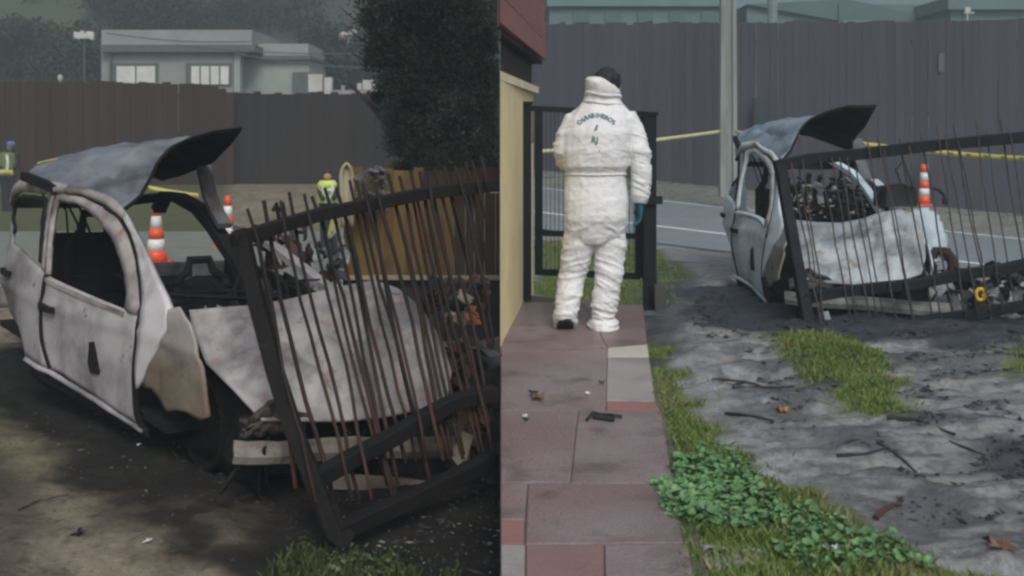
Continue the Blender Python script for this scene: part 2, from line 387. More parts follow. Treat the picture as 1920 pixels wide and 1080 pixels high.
chunks('ash_chunks', scat(1500, ppx([(1290, 640), (1480, 640), (1700, 660), (1920, 660), (2000, 1080), (1700, 1050), (1500, 960), (1330, 800)], zR), zR, h_R, .002, .020, lambda X, Y: soot_R(X, Y) + (fbm(X * 4, Y * 8, 91) - .5) > .55), char, 'black ash and charred crumbs scattered over the grey mud')
chunks('ash_chunks', scat(700, ppx([(1290, 545), (1920, 560), (1920, 660), (1300, 640)], zR), zR, h_R, .01, .04), char, 'burnt black debris on the soot under the white wrecked car at right')
chunks('ash_chunks', scat(1300, ppx([(-100, 640), (100, 700), (640, 1080), (938, 1080), (938, 850), (400, 800)], zL), zL, h_L, .004, .02), char, 'black charred crumbs on the soot below the car at left')
chunks('gravel', scat(260, ppx([(0, 760), (300, 760), (560, 1080), (0, 1080)], zL), zL, h_L, .004, .013), mat('dark_gravel', (.05, .045, .04), (.12, .11, .09), 8), 'small stones and dirt lumps on the brown mud', 'gravel')
chunks('gravel', scat(120, ppx([(640, 900), (938, 880), (938, 1080), (640, 1080)], zL), zL, h_L, .004, .012), mat('pale_gravel', (.22, .21, .19), (.12, .11, .1), 8), 'pale ash flakes on the black soot by the fallen gate', 'debris')

# ================================================================== air
hzb = MB().box((0, 60, 19), (240, 140, 43)).build('haze', D.materials.new('haze_air')); hzb['kind'] = 'stuff'
hm = hzb.data.materials[0]; hm.use_nodes = True; hn = hm.node_tree; hn.nodes.clear(); ho = hn.nodes.new('ShaderNodeOutputMaterial'); hv_ = hn.nodes.new('ShaderNodeVolumePrincipled')
hv_.inputs['Color'].default_value = (.80, .93, 1, 1); hv_.inputs['Density'].default_value = .0030; hn.links.new(hv_.outputs[0], ho.inputs['Volume'])

# ================================================================== roads
def sheet(name, pts, zf, off, m, n=24, kind='structure', x=None):
    """strip between two lines ((X0,Y0),(X1,Y1)) pairs near and far"""
    (a0, a1), (b0, b1) = pts; V = []
    for i in range(n):
        t = i / (n - 1)
        for j in range(9):
            s = j / 8
            p = [(a0[k] * (1 - t) + a1[k] * t) * (1 - s) + (b0[k] * (1 - t) + b1[k] * t) * s for k in (0, 1)]
            V.append((p[0], p[1], float(zf(p[0], p[1])) + off))
    Fc = [(i * 9 + j, i * 9 + j + 1, (i + 1) * 9 + j + 1, (i + 1) * 9 + j) for i in range(n - 1) for j in range(8)]
    o = mk(name, V, Fc, m, sm=True); o['kind'] = kind; return o
asph = mat('wet_asphalt', (.21, .24, .265), (.17, .19, .21), 2, rough=.5, bump=.2, bscale=60)
asphL = mat('asphalt', (.19, .20, .175), (.15, .16, .14), 2, rough=.8, bump=.2, bscale=60)
linem = mat('road_paint', (.80, .82, .82), (.7, .72, .72), 6, rough=.7)
sx = lambda Y: SEAM * Y
sheet('road', (((sx(15.4), 15.4), (16, 6.2)), ((sx(26.45), 26.45), (22, 11.5))), zR, .014, asph, 40)
def line_R(nm, c0, s, w=.13):
    x0 = SEAM * c0; o = sheet(nm, (((x0, c0 - s * x0), (14, c0 - s * 14)), ((x0, c0 + w * 1.6 - s * x0), (14, c0 + w * 1.6 - s * 14))), zR, .019, linem, 40); return o
line_R('road_line', 18.25, .62); line_R('road_line', 26.0, .68)
sheet('road', (((-22, 13.2), (sx(13.2), 13.2)), ((-22, 21.5), (sx(21.5), 21.5))), zL, .016, asphL, 30)
sheet('road_line', (((-22, 14.0), (sx(14), 14.0)), ((-22, 14.15), (sx(14.15), 14.15))), zL, .021, linem, 10)

# ================================================================== big board fences behind
def board_fence(name, x0, y0, x1, y1, topz, zf, nb, m, label, thick=.03, base=-.2, railm=None):
    root = empty(name, (x0, y0, float(zf(x0, y0)))); tag(root, label, 'fence')
    dx, dy = x1 - x0, y1 - y0; Ln = math.hypot(dx, dy); ang = math.atan2(dy, dx); w = Ln / nb
    meshes = []
    for k in range(5):
        b = MB(); ww = w * random.uniform(1.0, 1.03)
        V = []; 
        segs = 5
        for s in range(segs + 1):
            z = s / segs; jx = random.gauss(0, .003); jy = random.gauss(0, .006)
            for a, c in ((-1, -1), (1, -1), (1, 1), (-1, 1)): V.append((a * ww / 2 + jx, c * thick / 2 + jy, z))
        Fq = [(i * 4 + j, i * 4 + (j + 1) % 4, i * 4 + 4 + (j + 1) % 4, i * 4 + 4 + j) for i in range(segs) for j in range(4)] + [(3, 2, 1, 0), tuple(segs * 4 + j for j in range(4))]
        me = D.meshes.new('board'); me.from_pydata(V, [], Fq); me.materials.append(m); meshes.append(me)
    M = root.matrix_basis.inverted()
    for i in range(nb):
        t = (i + .5) / nb; x = x0 + dx * t; y = y0 + dy * t; zb = float(zf(x, y)) + base; zt = topz(t) + random.gauss(0, .022)
        o = D.objects.new('board', random.choice(meshes)); COL.objects.link(o); o.parent = root
        o.location = (x - x0, y - y0 + (.010 if i % 2 else -.010) + random.gauss(0, .003), zb - root.location.z); o.rotation_euler = (0, random.gauss(0, .002), ang + random.gauss(0, .02)); o.scale = (1, 1, zt - zb)
    for f in (.12, .5, .88):
        b = MB(); P = []
        for k in range(9):
            t = k / 8; x = dx * t; y = dy * t; zb = float(zf(x0 + x, y0 + y)); P.append((x - math.sin(ang) * .06, y + math.cos(ang) * .06, zb + (topz(t) - zb) * f - root.location.z))
        b.tube(P, 1, flat=(.03, .05)).build('rail', m, root)
    return root
fenR = mat('blue_cast_board', (.058, .060, .078), (.046, .050, .066), 1.4, (.076, .066, .072), .60, 1.0, rnd=.06, stretch=(3, 3, .35), bump=.3, bscale=20)  # blue cast of the hazy air is put into the board colour
board_fence('board_fence', SEAM * 30 + .05, 30, 14.2, 30 - .6 * 14.2, lambda t: 4.42 - .62 * t * 1.15, zR, 92, fenR, 'tall dark wooden board fence running behind the road on the right')
fenL = mat('brown_board', (.034, .021, .016), (.026, .016, .012), 1.4, (.034, .027, .014), .6, 1.0, rnd=.16, stretch=(3, 3, .35), bump=.3, bscale=20)
board_fence('board_fence', -16, 28, -7.25, 27.8, lambda t: 2.66 + .07 * math.sin(min(t * 1.15, 1) * 3.0 + .3) + (0 if t < .93 else -.25 * (t - .93) / .07), zL, 42, fenL, 'taller brown board fence section with arched top behind the car at left')
fenL2 = mat('dark_brown_board', (.021, .016, .0155), (.016, .0125, .012), 1.4, rnd=.14, stretch=(3, 3, .35), bump=.3, bscale=20)
board_fence('board_fence', -7.75, 28.2, -.33, 28.2, lambda t: 2.42, zL, 40, fenL2, 'lower dark brown board fence section in front of the grey house and tree')
# lighter nailed patch and dark box on the right fence
p = at(1785, 118, 24.1); b = MB().box(p, (.62, .03, .42)); tag(b.build('plywood_patch', mat('patch_wood', (.10, .105, .11), rough=.9)), 'pale rectangular board patch nailed high on the tall fence', 'board')
p = at(1423, 210, 26.0); b = MB().box(p, (.28, .15, .7)); b.box(p + Vector((0, -.08, .05)), (.2, .04, .35)); tag(b.build('meter_box', mat('meter_dark', (.035, .05, .06))), 'small dark meter box on the fence just right of the pole', 'meter box')

# ================================================================== hills and houses behind
def hill(name, side, m, y0, y1, z1, seed):
    nx, ny = 90, 40; V = []
    for j in range(ny):
        t = j / (ny - 1); Y = y0 + (y1 - y0) * t
        for i in range(nx):
            X = SEAM * Y + side * (i / (nx - 1)) ** 1.2 * 95
            z = -.8 + (z1 + .8) * t ** .8 + (float(fbm(X * .09, Y * .09, seed)) - .5) * 9 * t + (float(fbm(X * .6, Y * .6, seed + 3)) - .5) * 1.2 * min(t * 6, 1)
            V.append((X, Y, z))
    o = mk(name, V, gridfaces(ny, nx), m, sm=True); o['kind'] = 'structure'
hillL = mat('wooded_slope', (.038, .050, .040), (.048, .062, .046), .08, (.060, .082, .055), .6, .04, rough=1, bump=.4, bscale=1.5, spec=.05)
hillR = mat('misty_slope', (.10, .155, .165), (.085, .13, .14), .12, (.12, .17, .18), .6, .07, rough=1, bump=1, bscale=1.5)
hill('wooded_hill', -1, hillL, 52, 110, 34, 5)
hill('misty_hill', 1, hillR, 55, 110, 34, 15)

def slab(b, x0, x1, py0, py1, Y, t=.3): 
    a = at(x0, py1, Y); c = at(x1, py0, Y); b.box(((a.x + c.x) / 2, Y + t / 2, (a.z + c.z) / 2), (c.x - a.x, t, c.z - a.z)); return b
# grey two-storey house, left
hw = mat('grey_render', (.25, .275, .26), (.21, .23, .225), 1.2, rough=.9, coord='Object')
hw2 = mat('grey_render_pale', (.28, .325, .305), (.23, .27, .255), 1.2, rough=.9)
hd = mat('grey_trim', (.10, .115, .11), rough=.9)
wpane = mat('white_pane', (.60, .61, .60), (.50, .51, .50), 3, rough=.3, bump=0)  # plain white window panes
Yh = 44
house = empty('house', (at(380, 240, Yh).x, Yh, 0)); tag(house, 'grey rendered house with flat roof and two white windows above the fence', 'house')
def hp(nm, b, m, par=house):
    V = [tuple(Vector(v) - house.location) for v in b.V]; return mk(nm, V, b.F, m, par)
hp('wall', slab(MB(), 190, 437, 98, 300, Yh, 5), hw); hp('side_wall', slab(MB(), 440, 580, 112, 300, Yh + 1.2, 4), hw2)
hp('parapet', slab(MB(), 190, 472, 56, 84, Yh - .1, 5.2), hw); hp('eaves', slab(MB(), 188, 478, 84.5, 97.5, Yh - .35, 5.6), hd)
hp('parapet', slab(MB(), 474, 578, 82, 104, Yh + 1.1, 4.2), hw2); hp('eaves', slab(MB(), 472, 582, 104.5, 111.5, Yh + .9, 4.5), hd)
hp('corner_post', slab(MB(), 438.5, 450, 98, 300, Yh - .05, .5), hw2)
hp('downpipe', slab(MB(), 204, 208, 100, 300, Yh - .2, .12), hd)
for x0, x1, n in ((217, 292, 2), (357, 430, 4)):
    fr = hp('window', slab(MB(), x0 - 9, x1 + 4, 118, 160, Yh - .08, .07), hd)
    for k in range(n):
        w = (x1 - x0) / n; q = slab(MB(), x0 + k * w + 1.5, x0 + (k + 1) * w - 1.5, 124, 158, Yh - .13, .04); hp('pane', q, wpane, fr).matrix_parent_inverse.identity()
hp('annex_wall', slab(MB(), 548, 582, 135, 300, Yh + 1.0, .15), hd)
# white things beyond the fence, left
whm = mat('white_sheet', (.50, .50, .48), (.38, .38, .36), 2, rough=.8)
whg = mat('pale_wall', (.30, .31, .29), (.22, .23, .21), 2, rough=.9)
b = MB(); slab(b, 578, 604, 139, 172, 40, .4); slab(b, 608, 622, 145, 178, 40.2, .3); tag(b.build('shed', whm), 'small white shed beside the grey house behind the fence', 'shed')
b = MB(); slab(b, 620, 735, 169, 181, 39, .3); slab(b, 640, 646, 160, 169, 39, .2); tag(b.build('low_wall', whg), 'pale low wall showing just above the lower fence section', 'wall')
b = MB(); slab(b, 680, 700, 150, 168, 39.6, .6); slab(b, 670, 678, 156, 168, 39.8, .4); tag(b.build('water_tank', whm), 'small white box standing on the pale low wall beside the tree', 'tank')
b = MB(); random.seed(3)
for k in range(26):
    px = random.uniform(642, 705); py = 60 + (px - 642) * .35 + random.uniform(-6, 12); b.ball(at(px, py, 50 + random.random()), (.22, .2, .2), 6, 4)
tag(b.build('blossom_bush', mat('pale_blossom', (.42, .40, .38), (.3, .28, .26), 5)), 'pale blossoming bush on the hillside left of the dark tree', 'bush')
b = MB()
for k in range(6): b.box(at(143 + k * 6, 65 + (k % 2) * 2, 50), (.16, .2, .26 + .05 * (k % 3)))
b.box(at(158, 72, 50.1), (.95, .2, .05)); tag(b.build('floodlight_row', mat('floodlight', (.6, .6, .55), rough=.5)), 'row of small white lamps high on the dark hillside', 'lamp')
b = MB().tube([at(158, 74, 50.1), at(158, 170, 50.1)], .03); tag(b.build('lamp_mast', hd), 'thin mast below the row of white lamps on the hillside', 'mast')
b = MB().ball(at(113, 146, 40), (.1, .1, .14), 7, 5); b.tube([at(113, 150, 40), at(113, 175, 40)], .02); tag(b.build('globe_lamp', mat('globe', (.45, .5, .42))), 'small pale globe lamp above the fence at the far left', 'lamp')
for (a, c, e) in (((200, 62), (470, 78), 'upper'), ((330, 84), (720, 100), 'middle'), ((440, 100), (720, 128), 'lower')):
    P = []
    for k in range(14):
        t = k / 13; q = at(a[0] * (1 - t) + c[0] * t, a[1] * (1 - t) + c[1] * t + 7 * math.sin(t * 3.14), 38); P.append(q)
    tag(MB().tube(P, .022, 5).build('cable', hd), e + ' dark overhead cable passing in front of the grey house', 'cable')
# teal buildings over the right fence
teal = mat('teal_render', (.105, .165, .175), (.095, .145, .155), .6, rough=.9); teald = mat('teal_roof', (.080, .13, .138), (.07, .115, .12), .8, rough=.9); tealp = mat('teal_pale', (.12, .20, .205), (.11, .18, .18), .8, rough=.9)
hr = empty('building', (5, 40, 0)); tag(hr, 'misty teal building with plain wall over the tall fence at left of the pole', 'building')
def hpr(root, nm, b, m): return mk(nm, [tuple(Vector(v) - root.location) for v in b.V], b.F, m, root)
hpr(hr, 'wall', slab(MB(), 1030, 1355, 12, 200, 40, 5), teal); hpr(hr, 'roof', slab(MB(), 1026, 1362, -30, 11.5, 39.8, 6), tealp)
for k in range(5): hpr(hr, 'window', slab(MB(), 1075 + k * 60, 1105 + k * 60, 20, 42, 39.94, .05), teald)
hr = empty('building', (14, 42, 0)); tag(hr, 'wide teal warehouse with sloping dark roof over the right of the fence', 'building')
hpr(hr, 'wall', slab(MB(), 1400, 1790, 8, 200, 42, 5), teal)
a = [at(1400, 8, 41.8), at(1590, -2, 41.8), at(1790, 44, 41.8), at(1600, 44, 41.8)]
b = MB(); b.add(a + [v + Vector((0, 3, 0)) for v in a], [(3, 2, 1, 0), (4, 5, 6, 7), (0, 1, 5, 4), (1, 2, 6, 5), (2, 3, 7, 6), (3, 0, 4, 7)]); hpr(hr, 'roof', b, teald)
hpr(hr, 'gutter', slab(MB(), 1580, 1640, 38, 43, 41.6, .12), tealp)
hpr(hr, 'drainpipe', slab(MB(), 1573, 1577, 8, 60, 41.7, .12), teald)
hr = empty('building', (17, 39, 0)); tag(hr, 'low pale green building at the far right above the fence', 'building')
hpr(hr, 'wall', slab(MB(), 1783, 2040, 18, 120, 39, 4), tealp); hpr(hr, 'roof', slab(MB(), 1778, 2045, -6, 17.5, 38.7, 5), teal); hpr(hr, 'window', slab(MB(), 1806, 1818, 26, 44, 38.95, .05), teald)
b = MB().box(at(1814, 18, 38), (.18, .1, .16)); b.box(at(1817, 24, 38), (.34, .1, .05)); b.tube([at(1814, 24, 38), at(1814, 60, 38)], .03); tag(b.build('roof_lamp', whm), 'tiny white lamp in front of the low pale green building', 'lamp')
b = MB().tube([at(1448, -30, 33), at(1448, 120, 33)], .16, 10); tag(b.build('post', mat('pale_post', (.19, .24, .25))), 'pale thin post standing behind the fence right of the pole', 'post')
# concrete pole
pr = empty('utility_pole', at(1366, 360, 23)); tag(pr, 'tall grey concrete utility pole standing between road and fence', 'pole')
zb = -.1; pc = mat('pole_concrete', (.24, .27, .26), (.19, .215, .20), 2, (.15, .16, .13), .6, 3, stretch=(2, 2, .3), bump=.3)
def pol(x0, x1, d, nm):
    b = MB(); H_ = 7.0
    b.add([(x0, -d, zb), (x1, -d, zb), (x1, d, zb), (x0, d, zb), (x0 * .8, -d * .8, H_), (x1 * .8, -d * .8, H_), (x1 * .8, d * .8, H_), (x0 * .8, d * .8, H_)], [(3, 2, 1, 0), (4, 5, 6, 7), (0, 1, 5, 4), (1, 2, 6, 5), (2, 3, 7, 6), (3, 0, 4, 7)]); return b.build(nm, pc, pr)
pol(-.20, -.085, .12, 'flange'); pol(.075, .17, .12, 'flange'); pol(-.084, .074, .05, 'web')

# ================================================================== tree at the left place
def leaf_cloud(name, centres, n, size, m, parent, lim, fill=.55):
    V = []; 
    cs = np.array([c[:3] for c in centres]); rs = np.array([c[3] for c in centres]); pr_ = rs ** 2 / (rs ** 2).sum()
    k = RS.choice(len(cs), n, p=pr_); d = RS.normal(size=(n, 3)); d /= np.linalg.norm(d, axis=1)[:, None]
    rad = rs[k] * RS.uniform(fill, 1.0, n) ** .6 * np.where(RS.uniform(size=n) < .16, RS.uniform(1, 1.55, n), 1); P = cs[k] + d * rad[:, None] * np.array([1, 1, .85])
    P = P[P[:, 0] < lim(P[:, 1])]; n = len(P)
    a = RS.normal(size=(n, 3)); a /= np.linalg.norm(a, axis=1)[:, None]; b = RS.normal(size=(n, 3)); b -= (a * b).sum(1)[:, None] * a; b /= np.linalg.norm(b, axis=1)[:, None]
    s = size * RS.uniform(.5, 1.3, n)[:, None]
    Q = np.stack([P - a * s, P + b * s * .45, P + a * s, P - b * s * .45], 1).reshape(-1, 3)
    i = np.arange(n)[:, None] * 4 + np.arange(4)
    me = D.meshes.new(name); me.vertices.add(len(Q)); me.vertices.foreach_set('co', Q.reshape(-1).astype(np.float32))
    me.loops.add(4 * n); me.loops.foreach_set('vertex_index', i.reshape(-1).astype(np.int32)); me.polygons.add(n); me.polygons.foreach_set('loop_start', np.arange(0, 4 * n, 4, dtype=np.int32)); me.polygons.foreach_set('loop_total', np.full(n, 4, np.int32))
    me.update(calc_edges=True); me.materials.append(m); o = D.objects.new(name, me); link(o, parent); return o
Yt = 12.5
tree = empty('tree', (-1.0, Yt, float(zL(-1, Yt)))); tag(tree, 'large dark leafy tree overhanging the orange boards at the top of the left view', 'tree')
bark = mat('bark', (.03, .024, .02), (.05, .04, .03), 6, rough=.95, bump=.8, bscale=25)
MB().tube([(0, .1, -.3), (.05, .1, .8), (-.05, .1, 1.8), (.05, .1, 3.2), (0, .1, 4.6)], [.2, .17, .15, .11, .04], 10).build('trunk', bark, tree, True)
for e in ((-.9, .0, 2.6), (-.75, .2, 3.4), (.45, .1, 2.7), (-.4, .5, 4.2)):
    MB().tube([(0, .1, e[2] - 1.0), (e[0] * .5, e[1] * .6, e[2] - .45), e], [.07, .045, .015], 7).build('limb', bark, tree, True)
cen = []
random.seed(12)
for px, py, r in ((740, 20, .42), (800, -20, .5), (880, 10, .5), (930, 60, .4), (730, 80, .36), (790, 90, .5), (870, 110, .5), (745, 150, .32), (810, 180, .45), (900, 190, .42), (770, 240, .33), (850, 260, .36), (925, 260, .32), (730, 215, .16), (800, 300, .2), (880, 310, .22), (925, 160, .35), (930, 310, .2), (840, 305, .2), (760, 310, .13), (712, 60, .14), (700, 110, .12), (760, 280, .2), (705, 185, .1), (695, 30, .12)):
    for k in range(3):
        q = at(px + random.uniform(-14, 14), py + random.uniform(-14, 14), Yt + random.uniform(-.9, .9)) - Vector((-1, Yt, tree.location.z)); cen.append((q.x, q.y, q.z, r * random.uniform(.7, 1)))
treem = mat('dark_leaf', (.010, .016, .011), (.018, .026, .018), 1.5, (.062, .082, .072), .58, 1.4, spec=.1, rough=.9, bump=0)  # paler third colour paints leaf highlights into the crown
leaf_cloud('crown', cen, 110000, .024, treem, tree, lambda Y: SEAM * (Y + Yt) - .015 + 1.0, .2)
dfm = mat('distant_leaf', (.030, .042, .030), (.045, .060, .042), 1, rough=1, bump=0, spec=.05)
random.seed(44); cen = []
for px0, px1, py0, py1, Yd, r_, k_ in ((-20, 190, 60, 150, 53, 1.3, 46), (582, 720, 60, 165, 51, 1.1, 34), (190, 600, -10, 50, 62, 1.6, 44), (0, 200, -20, 60, 66, 1.8, 26)):
    for k in range(k_):
        q = at(random.uniform(px0, px1), random.uniform(py0, py1), Yd + random.uniform(-2, 2)); cen.append((q.x, q.y, q.z, r_ * random.uniform(.5, 1)))
tag(leaf_cloud('hillside_shrubs', cen, 60000, .13, dfm, None, lambda Y: SEAM * Y - .1, .2), 'hazy dark shrubs covering the hillside behind the grey house', 'shrubs', kind='stuff')
# bare twigs poking into the grey sky gap left of the crown
for k, (a, c) in enumerate((((636, 12), (700, 55)), ((640, 40), (705, 90)), ((655, 95), (712, 120)))):
    P = [at(c[0], c[1], Yt), at((a[0] + c[0]) / 2, (a[1] + c[1]) / 2 + 6, Yt), at(a[0], a[1], Yt)]
    MB().tube([q - tree.location for q in P], [.02, .012, .004], 5).build('twig', bark, tree)

# ================================================================== orange board wall and cream sheet (left)
Yw = 9.2
ow = empty('board_wall', (at(640, 520, Yw).x, Yw, float(zL(-1.2, Yw)))); tag(ow, 'scorched orange and yellow board wall with pale bottom rail behind the bars', 'wall')
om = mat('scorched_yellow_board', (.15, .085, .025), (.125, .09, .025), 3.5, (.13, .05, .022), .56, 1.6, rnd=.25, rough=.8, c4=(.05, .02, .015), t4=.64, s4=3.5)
omd = mat('dark_end_board', (.06, .035, .018), (.045, .03, .015), 3.5, (.03, .012, .01), .56, 1.6, rnd=.25, rough=.85)  # darker boards for the right end of the wall
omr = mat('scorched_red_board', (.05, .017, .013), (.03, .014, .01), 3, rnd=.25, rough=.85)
x = 645
k = 0
while x < 936:
    w = 17 + (k % 3) * 2; x1 = min(x + w, 937.0)
    a = at(x, 516, Yw); c = at(x1 - 1, 362, Yw)
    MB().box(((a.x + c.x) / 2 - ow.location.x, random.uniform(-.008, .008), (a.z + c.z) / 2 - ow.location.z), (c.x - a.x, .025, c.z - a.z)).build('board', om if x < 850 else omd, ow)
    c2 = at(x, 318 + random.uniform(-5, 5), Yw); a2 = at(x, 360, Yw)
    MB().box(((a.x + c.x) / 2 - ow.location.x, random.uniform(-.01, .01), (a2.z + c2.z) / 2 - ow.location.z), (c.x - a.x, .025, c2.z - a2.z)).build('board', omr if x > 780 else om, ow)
    x = x1; k += 1
a = at(642, 524, Yw - .03); c = at(937, 516.5, Yw - .03); MB().box(((a.x + c.x) / 2 - ow.location.x, -.03, (a.z + c.z) / 2 - ow.location.z), (c.x - a.x, .05, c.z - a.z)).build('bottom_rail', mat('pale_rail', (.34, .31, .20), (.25, .22, .14), 6, rough=.9), ow)
a = at(642, 640, Yw); c = at(937, 526, Yw); MB().box(((a.x + c.x) / 2 - ow.location.x, .05, (a.z + c.z) / 2 - ow.location.z), (c.x - a.x, .06, c.z - a.z)).build('charred_base', char, ow)
# cream curled sheet
V = []; n = 8
for j in range(15):
    t = j / 14; py = 305 + (425 - 305) * t
    for i in range(n):
        sN = i / (n - 1); wdt = 27 * math.sqrt(min(t * 5, 1)) * (1 - .22 * t); x0_ = 650 - 14 * math.sqrt(min(t * 5, 1)) + 5 * t
        V.append(at(x0_ + wdt * sN, py, 8.9 + .05 * math.sin(sN * 3.1) + .02 * t))
cs = mk('curled_sheet', V, gridfaces(15, n), mat('cream_sheet', (.40, .37, .27), (.30, .26, .17), 5, (.2, .12, .06), .66, 4, rough=.8), sm=True, solid=.02); tag(cs, 'cream curled sheet standing at the left end of the orange board wall', 'sheet')
b = MB(); random.seed(5)
for kx in range(60):
    px = random.uniform(674, 722); py = random.uniform(318, 400) - (px - 650) * .1; b.box(at(px, py, 8.85 + random.random() * .2), (random.uniform(.02, .10), .03, random.uniform(.02, .08)), Euler((random.random() * 3, random.random() * 3, random.random() * 3)).to_matrix(), .6)
tag(b.build('ash_heap', mat('grey_ash', (.10, .10, .10), (.05, .05, .05), 5, (.2, .2, .2), .62, 7)), 'grey ashy burnt heap leaning on the cream curled sheet', 'debris', kind='stuff')

# ================================================================== the burnt cars
def lerp(x, X, Y): return float(np.interp(x, X, Y))
def vb(u): return lerp(u, [-2.1, -1.8, -1.5, -1.3, -1.1, -.2, .65, .87, 1.2, 1.8], [.51, .60, .69, .755, .81, .82, .63, .585, .57, .50])
def vt(u): return lerp(u, [-2.05, -1.6, -1.2, -.3, .14, .5], [.52, .58, .64, .69, .50, .44])
def vs(u, w):
    b = vb(u)
    if w > .93: return b + (vt(u) - b) * (w - .93) / .5
    return b + .02 * math.sin(min(max((w - .3) / .63, 0), 1) * math.pi) - max(0, .35 - w) * .3 - .28 * max(0, .8 - w) * min(max((-u - .5) / .6, 0), 1) + .012 * math.exp(-((w - .80) / .025) ** 2)
G0 = .15
# how the smaller wreck is bent compared with the nearer one: (u, v, w, shift in v, shift in w)
BEND = np.array([(-1.2, 0.631, 1.46, 0.1, 0.099),
    (-0.6, 0.66, 1.478, 0.042, 0.147),
    (-0.1, 0.592, 1.46, -0.033, 0.124),
    (0.16, 0.531, 1.36, -0.079, 0.08),
    (-0.48, 0.691, 1.39, -0.037, 0.123),
    (-0.08, 0.629, 1.345, -0.09, 0.106),
    (0.246, 0.598, 1.188, -0.078, 0.131),
    (0.56, 0.64, 0.955, -0.079, 0.105),
    (0.569, 0.648, 0.9, -0.026, 0.006),
    (-0.218, 0.805, 0.976, -0.001, 0.014),
    (-0.36, 0.758, 1.16, -0.004, 0.094),
    (-0.285, 0.81, 0.965, 0.021, 0.021),
    (-0.24, 0.82, 0.706, 0.056, 0.006),
    (-0.1, 0.798, 0.449, 0.04, -0.087),
    (0.747, 0.61, 0.3, 0.048, -0.055),
    (0.71, 0.618, 0.609, 0.034, -0.013),
    (0.7, 0.62, 0.85, -0.001, -0.026),
    (0.382, 0.543, 1.249, -0.066, 0.093),
    (0.98, 0.57, 0.965, -0.088, -0.018),
    (1.4, 0.547, 0.497, 0.07, 0.029),
    (0.8, 0.599, 0.52, 0.068, -0.056),
    (1.2, 0.57, 0.92, -0.092, -0.042),
    (-1.2, 0.783, 0.9, 0.122, 0.017),
    (-1.2, 0.783, 0.62, 0.10, -0.08),
    (-0.45, 0.817, 0.43, 0.05, -0.09),
    (-1.26, 0.66, 1.5, 0.042, 0.221),
    (-1.75, 0.45, 1.53, 0.167, 0.211),
    (-0.41, 0.65, 1.46, -0.112, 0.164),
    (0, 0.5, 1.37, -0.107, 0.076),
    (-0.14, 0.28, 1.56, -0.03, 0.067),
    (-0.4, 0.05, 1.74, 0.024, 0.081),
    (-0.55, -0.3, 1.85, -0.012, 0.084),
    (-0.64, -0.55, 1.885, -0.055, 0.042),
    (-1.05, -0.55, 1.63, 0.1, 0.0),
    (-0.78, -0.55, 1.78, 0.05, -0.063),
    (-1.69, 0, 1.68, 0.15, 0.15)]
    + [(a, b, c, 0, 0) for a, b, c in ((0, 0, .3), (-1.5, 0, .3), (1.2, 0, .3), (-.2, -.7, .5), (-1.2, -.7, .6), (.8, -.6, .5), (.95, -.4, .97), (.9, 0, .96), (.92, .43, .95), (1.8, .48, .59), (1.85, 0, .53), (1.88, -.42, .6), (1.3, -.4, 1.05), (1.8, .6, .4), (1.9, -.58, .32), (-.3, -.26, .8), (-.58, .3, .6), (-2.05, -.5, .8), (-1.6, -.55, 1.3), (0, -.48, 1.15))], float)
_K = np.linalg.norm(BEND[:, None, :3] - BEND[None, :, :3], axis=2); _W = np.linalg.solve(_K + 1e-9 - .03 * np.eye(len(BEND)), BEND[:, 3:])
def bend(u, v, w):
    d = np.sqrt(((BEND[:, :3] - (u, v, w)) ** 2).sum(1)) @ _W; return float(d[0]), float(d[1])
